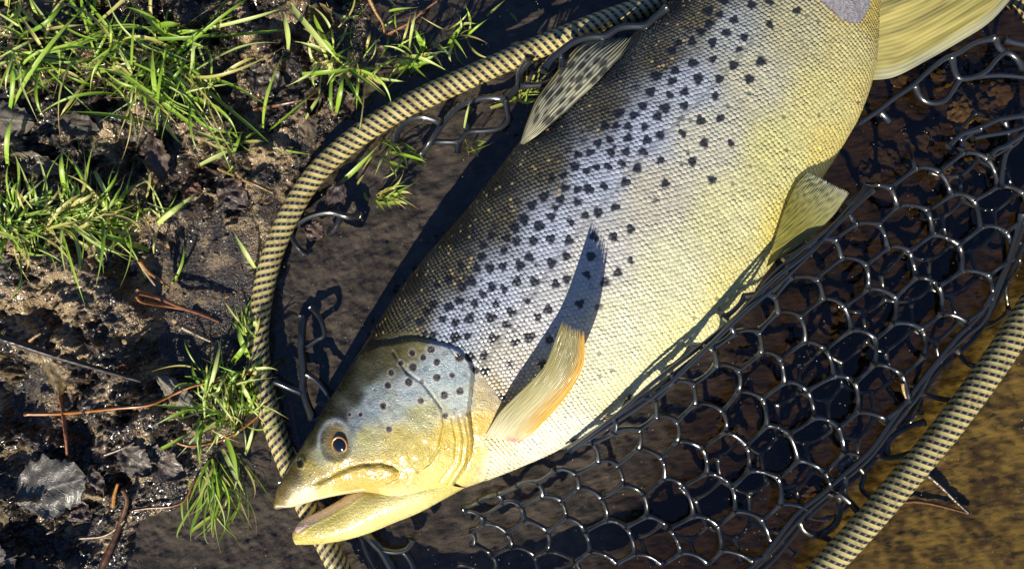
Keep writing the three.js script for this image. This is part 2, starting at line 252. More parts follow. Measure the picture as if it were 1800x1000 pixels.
function headShape(x, z) {                            // relief of the head, metres along the height
  let h = 0;
  const g = distPoly(x, z, GILL, false)[0], inG = inside(x, z, GILLPOLY);
  h += inG ? 0.0019 * smooth(0, 7 * U, g) - 0.0002 * smooth(0, 40 * U, g) : -0.0013 * Math.exp(-g / (6 * U));
  const gr = (P, depth, w) => { const d = distPoly(x, z, P, false)[0]; return d > 5 * w ? 0 : -depth * Math.exp(-(d * d) / (w * w)) + depth * 0.12 * Math.exp(-((d - 2.2 * w) ** 2) / (w * w)); };
  h += gr(GROOVE, 0.0008, 2.4 * U) + gr(GROOVE2, 0.0004, 1.5 * U) + gr(GROOVE3, 0.00012, 2 * U);
  for (const f of FOLDS) h += gr(f, 0.0006, 2.4 * U);
  const md = distPoly(x, z, MAXI, true)[0];
  if (inside(x, z, MAXI)) h += 0.0014 * smooth(0, 10 * U, md); else h -= 0.0005 * Math.exp(-md / (5 * U));
  h += gr(MAXTOP, 0.0004, 2 * U);
  const e = Math.hypot(x - ORB.x, (z - ORB.z) * 0.88) / U;
  h += 0.0005 * Math.exp(-((e - 33) ** 2) / 40) - 0.0012 * smooth(33, 20, e);
  const ns = Math.hypot(x - NOSE.x, z - NOSE.z) / U;
  h += 0.0007 * Math.exp(-((ns - 9) ** 2) / 10) - 0.0014 * Math.exp(-(ns * ns) / 22);
  const inHead = inside(x, z, HEADPOLY);
  h += (inHead ? 1 : 0.3) * (0.0006 * fbm(x * 60, z * 60, 2) + 0.00016 * Math.abs(n2(x * 240 + 40 * z, z * 240)) * smooth(0.1, 0.5, n2(x * 50 + 3, z * 50)) + 0.00006 * n2(x * 420, z * 420) + 0.00004 * n2(x * 1100, z * 1100));
  return h;
}
{
  const trout = base('trout', W(960, 480, 0)); const off = trout.position;
  tag(trout, 'large brown trout with black spots and yellow belly lying on its side in the net', 'fish');
  const addLocal = (name, g, m, parent) => { g.translate(-off.x, -off.y, -off.z); return mesh(name, g, m, parent ?? trout); };
  const pores = dataTex(512, (u, v) => 0.5 + 0.3 * tnoise(u, v, 40) + 0.4 * tnoise(u + 0.2, v, 90)), slime = dataTex(256, (u, v) => 0.5 + 0.45 * tnoise(u, v, 9) + 0.3 * tnoise(u, v, 24)); pores.repeat.set(16, 16); slime.repeat.set(14, 14);
  const skin = new THREE.MeshPhysicalMaterial({ vertexColors: true, roughness: 0.85, roughnessMap: slime, metalness: 0.05, bumpMap: pores, bumpScale: 0.0004, clearcoat: 0.45, clearcoatRoughness: 0.12 });
  const build = (fn, ts, phis, relief, colour) => {
    const pos = [], col = [];
    for (const t of ts) for (const p of phis) {
      const v = fn(t, p), up = Math.sin(p);
      if (relief && up > 0) v.y += headShape(v.x, v.z) * smooth(0, 0.25, up);
      pos.push(v.x, v.y, v.z); col.push(...colour(v.x, v.z));
    }
    return geo(pos, gridIndex(ts.length, phis.length, true), col, pos.flatMap((v, k) => k % 3 === 1 ? [] : [v]));
  };
  const black = lin('#14110f'), navy = lin('#161a26');
  const HALO = HSPOTS.map((q) => [q[0], q[1], q[2] * 1.5, q[3] * 0.9, q[4], q[5], q[6], q[7]]), pinkHalo = lin('#c9b8ae');
  const headColour = (x, z) => {
    let c = pigment(x, z); const s = spotAt(x, z, HSPOTS), halo = spotAt(x, z, HALO);
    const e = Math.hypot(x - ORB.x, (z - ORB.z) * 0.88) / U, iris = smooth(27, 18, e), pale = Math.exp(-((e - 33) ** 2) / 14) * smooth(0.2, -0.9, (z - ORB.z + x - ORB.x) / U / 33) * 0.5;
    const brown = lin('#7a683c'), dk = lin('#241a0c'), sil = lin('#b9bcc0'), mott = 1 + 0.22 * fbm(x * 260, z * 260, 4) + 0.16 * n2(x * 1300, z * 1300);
    const inMouth = smooth(3 * U, 0, distPoly(x, z, LIP, false)[0]);
    for (let k = 0; k < 3; k++) {
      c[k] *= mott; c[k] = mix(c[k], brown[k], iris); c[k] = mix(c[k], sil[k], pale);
      c[k] = mix(c[k], pinkHalo[k], halo * 0.3); c[k] = mix(c[k], black[k], s * 0.96); c[k] = mix(c[k], [0.75, 0.68, 0.55][k], inMouth * 0.7);
    }
    const ns = Math.hypot(x - NOSE.x, z - NOSE.z) / U; if (ns < 7) { const w = smooth(7, 3, ns); for (let k = 0; k < 3; k++) c[k] = mix(c[k], dk[k], w); }
    return c;
  };
  const LIP = F([[486, 889], [510, 889], [535, 880], [562, 874], [600, 866], [640, 860]]);
  const SCAR = F([[1425, -40], [1440, 0], [1462, 22], [1490, 40], [1512, 42], [1530, 12], [1545, -40]]);
  const bodyColour = (x, z) => {
    if (inside(x, z, HEADPOLY)) return headColour(x, z);   // beyond the head: the bare skin that shows between the scales
    const c = pigment(x, z), s = Math.max(spotAt(x, z, SPOTS), spotAt(x, z, HSPOTS));
    if (inside(x, z, SCAR)) { const q = lin('#b9b2ac'), r = lin('#9a6a62'), m = 0.8 + 0.5 * fbm(x * 300, z * 300), w = smooth(0.25, 0.5, fbm(x * 90, z * 90)); return q.map((v, k) => mix(v * m, r[k], w * 0.6)); }
    const sd = distPoly(x, z, SCAR, true)[0]; const or = lin('#b07a22'), ow = Math.exp(-sd / (10 * U)) * 0.7;
    return c.map((v, k) => mix(mix(v * 0.5 * (1 + 0.2 * fbm(x * 300, z * 300, 3)), black[k], s * 0.9), or[k], ow));
  };
  const ts = []; for (let i = 0; i <= 430; i++) ts.push(0.36 * i / 430); for (let i = 1; i <= 230; i++) ts.push(0.36 + 0.64 * i / 230);
  const phis = []; for (let i = 0; i <= 330; i++) phis.push(Math.PI * i / 330); for (let i = 1; i <= 24; i++) phis.push(Math.PI + Math.PI * i / 24);
  const gBody = build(body, ts, phis, true, bodyColour);
  const pinkLip = lin('#dcc0b0'), JAWTOP = F([[522, 926], [548, 906], [580, 890], [612, 872], [640, 856]]);
  const jawColour = (x, z) => { const c = pigment(x, z), d = distPoly(x, z, JAWTOP, false)[0], w = smooth(13 * U, 8 * U, d), m = 1 + 0.1 * fbm(x * 260, z * 260, 4); return c.map((v, k) => mix(v * m, pinkLip[k] * (1 + 0.25 * n2(x * 900, z * 900)), w)); };
  const tj = []; for (let i = 0; i <= 170; i++) tj.push(i / 170); const pj = []; for (let i = 0; i <= 110; i++) pj.push(Math.PI * i / 110); for (let i = 1; i <= 20; i++) pj.push(Math.PI + Math.PI * i / 20);
  const gJaw = (() => {
    const pos = [], col = [];
    for (const t of tj) for (const p of pj) {
      const v = jaw(t, p); const up = Math.sin(p);
      if (up > 0) { const d = distPoly(v.x, v.z, JAWTOP, false)[0] / U; v.y += 0.0008 * Math.exp(-((d - 12) ** 2) / 14) + 0.0008 * smooth(11, 5, d) + 0.00012 * n2(v.x * 420, v.z * 420); }
      pos.push(v.x, v.y, v.z); col.push(...jawColour(v.x, v.z));
    }
    return geo(pos, gridIndex(tj.length, pj.length, true), col, pos.flatMap((v, k) => k % 3 === 1 ? [] : [v]));
  })();
  addLocal('body', mergeGeometries([gBody, gJaw]), skin);
  // ---- scales: small overlapping plates in rows, each with its own tilt
  {
    const R = rng(77), pos = [], col = [], idx = [];
    // row angles at equal arc over the girth
    const arc = [0]; const NA = 600, span0 = -0.35, span1 = Math.PI + 0.35; let last = body(0.5, span0);
    for (let i = 1; i <= NA; i++) { const p = body(0.5, mix(span0, span1, i / NA)); arc.push(arc[i - 1] + p.distanceTo(last)); last = p; }
    const pitch = 0.0029, rows = Math.round(arc[NA] / pitch);
    const phiAt = (s) => { s = clamp(s, 0, arc[NA]); let lo = 0, hi = NA; while (hi - lo > 1) { const m = (lo + hi) >> 1; arc[m] < s ? lo = m : hi = m; } return mix(span0, span1, (lo + (s - arc[lo]) / (arc[hi] - arc[lo])) / NA); };
    const cols = []; { let t = 0.2, prev = body(t, 1.6), acc = 0; cols.push(t); while (t < 0.97) { t += 0.0003; const p = body(t, 1.6); acc += p.distanceTo(prev); prev = p; if (acc > pitch * 0.80) { cols.push(t); acc = 0; } } }
    const du = new THREE.Vector3(), dv = new THREE.Vector3(), nn = new THREE.Vector3();
    const gold = lin('#b09660'), LATERAL = F([[1330, 60], [1290, 110], [1236, 170], [1162, 244], [1100, 310], [1040, 380], [980, 455], [920, 535], [872, 605], [850, 640]]);
    for (let ci = 0; ci < cols.length; ci++) for (let r = 0; r < rows; r++) {
      const t = cols[ci] + (R() - 0.5) * 0.0009, s = (r + (ci % 2) * 0.5 + (R() - 0.5) * 0.18) * arc[NA] / rows, ph = phiAt(s), c = body(t, ph);
      if (inside(c.x, c.z, HEADPOLY) || (c.x > 0.17 && inside(c.x, c.z, SCAR))) continue;
      du.copy(body(t + 0.004, ph)).sub(body(t - 0.004, ph)).normalize(); dv.copy(body(t, ph + 0.03)).sub(body(t, ph - 0.03)); const wid = dv.length() / 0.06 * (phiAt(s + arc[NA] / rows) - phiAt(s)); dv.normalize(); nn.crossVectors(dv, du).normalize(); if (nn.y * Math.sin(ph) < 0 && Math.abs(nn.y) > 0.05) nn.negate();
      if (Math.abs(nn.y) <= 0.05) { nn.copy(c).sub(body(t, ph < 1.57 ? 1.2 : 1.9)); nn.y = 0; nn.normalize(); }
      dv.crossVectors(nn, du).normalize();
      const onLine = distPoly(c.x, c.z, LATERAL, false)[0] < 1.6 * pitch * 0.3, slimy = onLine ? 0.2 : 0.55 + 0.75 * smooth(-0.5, 0.5, fbm(c.x * 45, c.z * 45, 3)), sc = wid / pitch * (0.92 + 0.16 * R()), len = pitch * 1.28 * sc, hw = pitch * 0.54 * sc, tiltU = (R() - 0.5) * 0.13 * slimy, tiltV = (R() - 0.5) * 0.13 * slimy, lift = pitch * sc * (0.16 + 0.1 * R()) * slimy;
      const cen = c.clone().addScaledVector(du, len * 0.25), pc = pigment(cen.x, cen.z), lum = pc[1], back = smooth(0.24, 0.07, lum), belly = smooth(0.36, 0.5, lum), tone = (onLine ? 0.72 : 0.9) + 0.2 * R(), warm = R() < 0.06 * back ? 0.5 : 0;
      if (R() < 0.004) continue;
      const small = 0.92 - 0.16 * back + 0.06 * belly, o = pos.length / 3, NV = 5, NU = 5;
      for (let i = 0; i < NU; i++) {
        const v = i / (NU - 1), w = v < 0.45 ? 1 : Math.sqrt(Math.max(0.0, 1 - ((v - 0.45) / 0.56) ** 2));
        for (let j = 0; j < NV; j++) {
          const u = (j / (NV - 1) * 2 - 1), a = (v - 0.35) * len * small, b = u * w * hw * small;
          const h = -0.00012 + lift * v * 1.0 + pitch * 0.15 * sc * (1 - u * u) * (1 - (2 * v - 1) ** 2 * 0.5) - lift * 0.9 * smooth(0.86, 1, v) + tiltU * a * 0.6 + tiltV * b;
          const x = c.x + du.x * a + dv.x * b + nn.x * h, y = c.y + du.y * a + dv.y * b + nn.y * h, z = c.z + du.z * a + dv.z * b + nn.z * h;
          pos.push(x, y, z);
          const sx = mix(x, cen.x, 0.35), sz = mix(z, cen.z, 0.35), sp = Math.max(spotAt(sx, sz, SPOTS), spotAt(sx, sz, HSPOTS));
          for (let k = 0; k < 3; k++) {
            let q = pc[k] * tone; q = mix(q, gold[k], warm); q *= mix(1.04, 1.2, back);
            col.push(mix(q, mix(black[k], navy[k], 0.4), sp * 0.95));
          }
        }
      }
      for (let i = 0; i < NU - 1; i++) for (let j = 0; j < NV - 1; j++) { const a = o + i * NV + j, b = a + NV; idx.push(a, a + 1, b, b, a + 1, b + 1); }
    }
    const g = geo(pos, idx, col);
    const m = new THREE.MeshPhysicalMaterial({ vertexColors: true, roughness: 0.36, metalness: 0.1, clearcoat: 0.6, clearcoatRoughness: 0.1, side: THREE.DoubleSide });
    const o = addLocal('scales', g, m); o.userData.kind = 'stuff'; o.userData.label = 'small overlapping silver and olive scales';
  }
  // ---- eye
  {
    const dome = (r, h, y, seg = 40) => { const g = new THREE.SphereGeometry(r, seg, 20, 0, 2 * Math.PI, 0, Math.PI * 0.55); g.scale(1, h / r, 1); return g; };
    const surf = topY(EYE.x, EYE.z);
    const tilt = new THREE.Matrix4().makeRotationFromEuler(new THREE.Euler(0.12, 0, 0.28)), at = (g, dy, dx = 0, dz = 0) => { g.applyMatrix4(tilt); g.translate(EYE.x + dx, surf + dy, EYE.z + dz); return g; };
    const wet = { clearcoat: 1, clearcoatRoughness: 0.03 };
    const eye = addLocal('eye', at(dome(0.0068, 0.0026), -0.0020), new THREE.MeshPhysicalMaterial({ color: new THREE.Color(0.09, 0.06, 0.025), roughness: 0.35, ...wet })); eye.userData.label = 'golden eye with round black pupil';
    const ir = (() => { const pos = [], col = [], N = 72, M = 12, a = lin('#b07030'), b = lin('#c99a4e'), d = lin('#4a2c12'); for (let i = 0; i <= M; i++) for (let k = 0; k <= N; k++) { const q = k / N * 2 * Math.PI, r = mix(0.0041, 0.0056, i / M), y = 0.0010 * Math.sqrt(1 - (r / 0.0078) ** 2) + 0.0003 * Math.sin(Math.PI * i / M); pos.push(Math.cos(q) * r, y, Math.sin(q) * r); const n = 0.5 + 0.5 * n2(q * 5, i * 0.15), e = smooth(0.55, 1, i / M); for (let c = 0; c < 3; c++) col.push(mix(mix(b[c], a[c], n), d[c], e * 0.8)); } return geo(pos, gridIndex(M + 1, N + 1, true), col); })();
    addLocal('iris', at(ir, -0.0002), new THREE.MeshPhysicalMaterial({ vertexColors: true, roughness: 0.3, metalness: 0.2, ...wet }), eye);
    addLocal('pupil', at(dome(0.0046, 0.0018), 0.0002), new THREE.MeshPhysicalMaterial({ color: new THREE.Color(0.004, 0.006, 0.012), roughness: 0.08, ...wet }), eye);
    const nl = new THREE.SphereGeometry(3.4 * U, 16, 10); nl.scale(0.7, 0.7, 1.2); nl.translate(NOSE.x + 1.5 * U, topY(NOSE.x, NOSE.z) - 0.0006, NOSE.z);
    addLocal('nostril', nl, new THREE.MeshPhysicalMaterial({ color: new THREE.Color(0.25, 0.2, 0.15), roughness: 0.3, ...wet }));
  }
  // ---- fins: membranes stiffened by rays; edges given from root to tip
  function fin(name, A, Bq, rays, colour, opt = {}) {
    const ca = new THREE.CatmullRomCurve3(A.map((p) => W(...p)), false, 'catmullrom', 0.5), cb = new THREE.CatmullRomCurve3(Bq.map((p) => W(...p)), false, 'catmullrom', 0.5);
    const nu = rays * 6 + 1, nv = 60, pos = [], col = [], R = rng(name.length * 31), jag = []; for (let i = 0; i <= rays; i++) jag.push(R());
    const a = new THREE.Vector3(), b = new THREE.Vector3();
    for (let i = 0; i < nu; i++) for (let j = 0; j < nv; j++) {
      const u = i / (nu - 1), k = u * rays, f = k - Math.floor(k), notch = (opt.jag ?? 0.02) * (jag[Math.min(rays, Math.floor(k))] * 1.2 + 0.9 * Math.abs(Math.sin(Math.PI * f)) ** 2 - 0.5), v = j / (nv - 1) * (1 - notch * smooth(0.6, 1, j / (nv - 1)));
      a.copy(ca.getPoint(clamp(v))); b.copy(cb.getPoint(clamp(v)));
      const p = a.lerp(b, u); const bulge = (opt.bulge ?? 0.003) * Math.sin(Math.PI * u) * Math.sin(Math.PI * clamp(v * 0.9 + 0.05));
      p.y += bulge + (opt.ridge ?? 0.0003) * Math.cos(2 * Math.PI * k) * smooth(0, 0.15, v) + 0.0004 * n2(u * 9, v * 5) + (opt.fold ?? 0) * n2(u * 3 + 5, v * 2);
      pos.push(p.x, p.y, p.z); col.push(...colour(u, v, Math.cos(2 * Math.PI * k), p));
    }
    const m = new THREE.MeshPhysicalMaterial({ vertexColors: true, roughness: 0.5, clearcoat: 0.35, clearcoatRoughness: 0.2, side: THREE.DoubleSide, transmission: opt.through ?? 0.25, thickness: 0 });
    const o = addLocal(name, geo(pos, gridIndex(nu, nv, false), col), m); if (opt.label) o.userData.label = opt.label; return o;
  }
  const ramp = (stops, x) => { for (let i = 0; i < stops.length - 1; i++) if (x <= stops[i + 1][0]) { const t = clamp((x - stops[i][0]) / (stops[i + 1][0] - stops[i][0])); return stops[i][1].map((v, k) => mix(v, stops[i + 1][1][k], t)); } return stops[stops.length - 1][1]; };
  const yl = (px, py, add) => onFish(px, py).y + add;
  const rp = [[0, lin('#7c7434')], [0.25, lin('#98905a')], [0.5, lin('#b0a676')], [0.72, lin('#b08c38')], [1, lin('#d09a1c')]];
  fin('pectoral_fin',
    [[853, 766, yl(853, 766, 0.001)], [880, 724, yl(880, 724, 0.010)], [925, 679, yl(925, 679, 0.020)], [956, 645, yl(956, 645, 0.027)], [974, 604, yl(974, 604, 0.034)], [988, 564, yl(988, 564, 0.039)]],
    [[912, 779, yl(912, 779, 0.001)], [936, 762, yl(936, 762, 0.004)], [970, 727, yl(970, 727, 0.010)], [1003, 686, yl(1003, 686, 0.018)], [1026, 640, yl(1026, 640, 0.026)], [1027, 582, yl(1027, 582, 0.036)]], 22,
    (u, v, ray) => { const tip = lin('#6f6524'), rt = lin('#d8cfae'); let c = ramp(rp, u); c = c.map((q, k) => mix(mix(q, tip[k], smooth(0.4, 0.85, v) * (1 - smooth(0.6, 0.95, u)) * 0.95), rt[k], smooth(0.35, 0.0, v) * 0.6)); const pk = lin('#b98474'), pw = smooth(0.09, 0.02, v) * smooth(0.45, 0.7, u); c = c.map((q, k) => mix(q, pk[k], pw)); const s = 0.9 + 0.28 * ray + 0.18 * n2(u * 60, v * 4); return c.map((q) => q * s); }, { jag: 0.05, bulge: 0.004, ridge: 0.0002, through: 0.16, label: 'pectoral fin raised off the flank with orange trailing edge' });
  fin('pelvic_fin',
    [[1378, 374, 0.050], [1398, 330, 0.048], [1422, 303, 0.044]], [[1347, 470, 0.046], [1425, 416, 0.042], [1466, 378, 0.040], [1494, 338, 0.038]], 24,
    (u, v, ray) => { const c0 = lin('#8f8838'), c1 = lin('#b7b276'), c2 = lin('#d3d2ae'); const s = 1 + 0.2 * ray + 0.15 * n2(u * 50, v * 4); return c0.map((q, k) => mix(mix(q, c1[k], smooth(0.2, 0.9, v)), c2[k], smooth(0.86, 1, v) * 0.8) * s); }, { jag: 0.03, bulge: 0.002, ridge: 0.00018, through: 0.35, label: 'small olive pelvic fin under net shadow' });
  fin('anal_fin',
    [[1529, 141, 0.020], [1575, 134, 0.016], [1625, 109, 0.014], [1690, 72, 0.012], [1745, 35, 0.012], [1800, -30, 0.012]], [[1546, -70, 0.026], [1620, -110, 0.03], [1700, -150, 0.03], [1760, -190, 0.03], [1800, -220, 0.03], [1830, -240, 0.03]], 30,
    (u, v, ray) => { const c0 = lin('#b5a860'), c1 = lin('#8f8640'), c2 = lin('#b0ad86'); const st = smooth(-0.4, 0.5, n2(u * 14, v * 1.5)), s = 1 + 0.13 * ray + 0.1 * n2(u * 50, v * 3); return c0.map((q, k) => mix(mix(mix(q, c1[k], st * smooth(0.05, 0.5, v)), c2[k], smooth(0.12, 0.04, u)), c0[k], smooth(0.1, 0, v)) * s); }, { jag: 0.01, bulge: 0.006, fold: 0.002, ridge: 0.0001, through: 0.32, label: 'broad pale yellow anal fin with fine rays' });
  const DSP = []; { const q = rng(404); for (let k = 0; k < 400 && DSP.length < 46; k++) { const a = [0.1 + 0.84 * q(), 0.17 + 0.58 * q(), 0.6 + 0.5 * q()]; if (DSP.every((b) => Math.hypot((a[0] - b[0]) / 0.14, (a[1] - b[1]) / 0.075) > 1)) DSP.push(a); } }
  fin('dorsal_fin',
    [[914, 252, 0.024], [927, 213, 0.022], [944, 174, 0.021], [969, 140, 0.021], [991, 110, 0.022], [1014, 84, 0.022], [1040, 68, 0.022], [1064, 66, 0.022]], [[920, 254, 0.030], [948, 236, 0.036], [980, 209, 0.038], [1014, 178, 0.038], [1044, 150, 0.038], [1072, 120, 0.036], [1092, 99, 0.034], [1118, 66, 0.031]], 12,
    (u, v, ray, p) => { const c0 = lin('#aaa586'), c1 = lin('#7d7040'), c2 = lin('#2c2a26'), edge = smooth(0.16, 0.02, u), far = smooth(0.62, 0.95, v); let sp = 0; for (const [du, dv, dr] of DSP) sp = Math.max(sp, 1 - smooth(0.7, 1.1, Math.hypot((u - du) / 0.075, (v - dv) / 0.042) / dr)); const s = 1 + 0.16 * ray; return c0.map((q, k) => mix(mix(mix(q, c1[k], Math.max(edge, 0.35 * far)), lin('#5e5745')[k], far * (0.5 - 0.5 * ray)), c2[k], sp * 0.9) * s); }, { jag: 0.09, bulge: 0.004, through: 0.15, label: 'folded grey dorsal fin with rows of dark spots' });
  fin('tail_fin', [[1478, -428, 0.012], [1440, -520, 0.012], [1400, -640, 0.012]], [[1602, -358, 0.012], [1690, -420, 0.012], [1800, -480, 0.012]], 20, (u, v, ray) => lin('#7d7648').map((q) => q * (1 + 0.2 * ray)), { jag: 0.02 });
}

// ------------------------------------------------------------------ landing net
{
  const net = base('landing_net', W(1300, 700, 0)), off = net.position;
  tag(net, 'landing net with yellow and black woven rim and black rubber mesh', 'landing net');
  const addLocal = (name, g, m) => { g.translate(-off.x, -off.y, -off.z); return mesh(name, g, m, net); };
  // rim: hybrid yellow and black weave under clear resin
  const RIM = [[640, 1052, .002, 7.6], [600, 1006, .004, 7.6], [572, 955, .004, 7.6], [538, 890, .003, 7.6], [504, 812, .003, 7.5], [477, 738, .004, 7.5], [459, 660, .005, 7.5], [453, 598, .006, 7.4], [459, 530, .006, 7.4], [477, 452, .007, 7.4], [507, 380, .008, 7.4], [548, 314, .008, 7.5], [602, 260, .008, 7.8], [672, 210, .007, 8], [752, 168, .006, 8.2], [830, 133, .005, 8], [910, 98, .004, 7.8], [990, 65, .003, 7.8], [1062, 37, .002, 7.8], [1130, 14, .0, 7.8], [1230, -22, -.01, 7.8], [1400, -80, -.03, 7.8], [1600, -90, -.034, 7.8], [1780, -10, -.02, 8], [1895, 140, -.004, 8.5], [1912, 300, .004, 9], [1862, 450, .008, 9.2], [1817, 535, .010, 9.3], [1768, 612, .011, 9.4], [1716, 686, .012, 9.4], [1660, 760, .012, 9.4], [1600, 832, .011, 9.4], [1538, 904, .010, 9.4], [1474, 974, .009, 9.3], [1400, 1045, .006, 9], [1280, 1120, .002, 8.6], [1120, 1175, 0, 8.2], [950, 1190, 0, 8], [780, 1150, 0, 7.8]];
  const rad = (t) => { const f = (t % 1) * RIM.length, i = Math.floor(f), u = f - i; return mix(RIM[i % RIM.length][3], RIM[(i + 1) % RIM.length][3], u) * 0.0009; };
  const NX = 256, weaveC = [], yel = lin('#d0bd78'), blk = lin('#11161c'), greyb = lin('#39424a');
  const weave = (u, v) => {                      // u along the rim (one repeat = two bands), v round it
    const a = (u * 2 - v * 4) , fa = a - Math.floor(a), row = Math.floor(a), q = v * 14 + (row % 2) * 0.5, fq = q - Math.floor(q);
    const band = smooth(0.0, 0.07, fa) * smooth(0.56, 0.48, fa);                         // yellow strand
    const dash = smooth(0.02, 0.10, fq) * smooth(0.80, 0.70, fq) * smooth(0.55, 0.62, fa) * smooth(1.0, 0.94, fa);  // black tow showing between
    return [band, dash, fa, fq];
  };
  const tc = dataTex(512, (u, v) => { const [b, d] = weave(u, v), n = 0.88 + 0.2 * tnoise(u, v, 90); let c = greyb.map((q, k) => mix(q, yel[k] * 0.62, 0.45)); c = c.map((q, k) => mix(q, blk[k], d)); c = c.map((q, k) => mix(q, yel[k] * n, b)); return c.map((q) => { const s = clamp(q); return s <= 0.0031308 ? 12.92 * s : 1.055 * Math.pow(s, 1 / 2.4) - 0.055; }); }, 3, true);
  const tb = dataTex(512, (u, v) => { const [b, d, fa] = weave(u, v); return 0.25 + 0.6 * b * Math.sin(Math.PI * clamp(fa / 0.53)) + 0.2 * d; });
  const rimMat = new THREE.MeshPhysicalMaterial({ map: tc, bumpMap: tb, bumpScale: 0.00012, roughness: 0.5, clearcoat: 0.45, clearcoatRoughness: 0.22 });
  const rimGeo = tubeGeo(RIM.map(([a, b, y]) => W(a, b, y)), rad, 1100, 32, true, 1, 0.0098), rp = rimGeo.attributes.position, rc = [];
  for (let i = 0; i < rp.count; i++) { const x = rp.getX(i), y = rp.getY(i), z = rp.getZ(i), dirt = smooth(0.12, 0.5, 0.6 * n3(x * 70, y * 70, z * 70) + 0.5 * n3(x * 320, y * 320, z * 320)), w = 0.9 + 0.14 * n3(x * 900, y * 900, z * 900); rc.push(mix(w, 0.42, dirt * 0.7), mix(w, 0.36, dirt * 0.7), mix(w, 0.3, dirt * 0.7)); }
  rimGeo.setAttribute('color', new THREE.Float32BufferAttribute(rc, 3)); rimMat.vertexColors = true;
  addLocal('rim', rimGeo, rimMat).userData.label = 'tubular rim woven in yellow and black strands';
  // mesh: honeycomb of moulded rubber cord
  const rubber = new THREE.MeshPhysicalMaterial({ color: new THREE.Color(0.018, 0.02, 0.022), roughness: 0.3, clearcoat: 1, clearcoatRoughness: 0.16 });
  const CX = [1340.46, 388.44, -131.81, 18.85, -10.17, -2.54, 0.4, 16.39, 23.52, 19.77], CY = [660.5, -89.49, 286.86, 25.23, 82.86, 9.61, -21.68, -68.2, -12.47, -9.63];
  const cell = (i, j) => { if (i < -5) { const a = cell(-5, j), b = cell(-4.5, j), k = (i + 5) * 2; return [a[0] - (a[0] - b[0]) * k, a[1] - (a[1] - b[1]) * k]; } if (i > 4) { const a = cell(4, j), b = cell(3.5, j), k = (i - 4) * 2; return [a[0] + (a[0] - b[0]) * k, a[1] + (a[1] - b[1]) * k]; } if (j < 0) { const a = cell(i, 0), b = cell(i, 0.5), k = -j * 2; return [a[0] + (a[0] - b[0]) * k, a[1] + (a[1] - b[1]) * k]; } const a = i / 5, b = (j - 4) / 4, B = [1, a, b, a * a, a * b, b * b, a ** 3, a * a * b, a * b * b, b ** 3]; return [B.reduce((s, v, k) => s + v * CX[k], 0), B.reduce((s, v, k) => s + v * CY[k], 0)]; };
  const CREST = [[780, 905], [850, 868], [930, 830], [1000, 794], [1080, 742], [1160, 680], [1240, 612], [1312, 548], [1366, 494], [1420, 444], [1472, 396], [1530, 335], [1620, 270], [1760, 205]];
  const CH = [0.0, 0.006, 0.018, 0.032, 0.044, 0.052, 0.056, 0.057, 0.055, 0.050, 0.038, 0.022, 0.012, 0.008];
  const FOLD = [[1300, 1010], [1344, 974], [1401, 905], [1446, 866], [1516, 806], [1546, 771], [1582, 723], [1610, 684], [1640, 640], [1690, 590], [1725, 550], [1765, 470], [1800, 380]];
  const side = (x, y, P) => { let best = 1e9, s = 1; for (let i = 0; i < P.length - 1; i++) { const a = P[i], b = P[i + 1], dx = b[0] - a[0], dy = b[1] - a[1], t = clamp(((x - a[0]) * dx + (y - a[1]) * dy) / (dx * dx + dy * dy)), d = Math.hypot(x - a[0] - dx * t, y - a[1] - dy * t); if (d < best) { best = d; s = Math.sign(dx * (y - a[1]) - dy * (x - a[0])) || 1; } } return best * s; };
  const netY = (px, py) => {
    const d = side(px, py, CREST), at = distPoly(px, py, CREST, false)[1] * (CREST.length - 1), i = Math.min(CREST.length - 2, Math.floor(at)), top = mix(CH[i], CH[i + 1], at - i);
    let y = 0.0035 + 0.003 * n2(px / 95, py / 95) + 0.0012 * n2(px / 30, py / 30);
    y -= 0.010 * smooth(905, 985, py) * smooth(1130, 950, px);
    y = d > 0 ? mix(y, top, Math.exp(-((d / 72) ** 2))) : top - 0.0012 * -d * 0.7;
    const f = side(px, py, FOLD); if (f > 0) y -= Math.min(0.03, 0.0010 * f);
    return y;
  };
  const parts = [], nodes = new Map();
  const strand = (pts, r = 0.00125, seg = 12, flare = 1.0) => { const L = pts.reduce((s, p, i) => i ? s + p.distanceTo(pts[i - 1]) : 0, 0); parts.push(tubeGeo(pts, (t) => r * (1 + flare * (Math.exp(-t * L / 0.0028) + Math.exp(-(1 - t) * L / 0.0028))), seg, 8, false, 1, 1)); };
  const keep = (px, py) => px < 1830 && py < 1030 && px > 800 && side(px, py, CREST) > (px < 1000 ? 4 : -30) && side(px, py, FOLD) < 22 && !(py < 1000 && px < 800);
  const J = rng(5), jit = new Map();
  const node = (i3, j3) => { const key = i3 + ',' + j3; if (!jit.has(key)) { let [x, y] = cell(i3 / 3, j3 / 3); x += (J() - 0.5) * 11; y += (J() - 0.5) * 9; const d = side(x, y, CREST); if (d < 0) { /* the mesh turns down over the belly: the rows bunch */ const [cd] = distPoly(x, y, CREST, false); } jit.set(key, [x, y]); } return jit.get(key); };
  const edge = (a, b, bow, yAdd = 0, r = 0.0013, flag = keep) => {
    if (!flag(a[0], a[1]) || !flag(b[0], b[1])) return;
    const pts = []; for (let k = 0; k <= 4; k++) { const t = k / 4, w = 4 * t * (1 - t) * bow, dx = b[0] - a[0], dy = b[1] - a[1], l = Math.hypot(dx, dy) + 1e-6, x = a[0] + dx * t + dy / l * w, y = a[1] + dy * t - dx / l * w; pts.push(W(x, y, netY(x, y) + yAdd)); }
    strand(pts, r);
  };
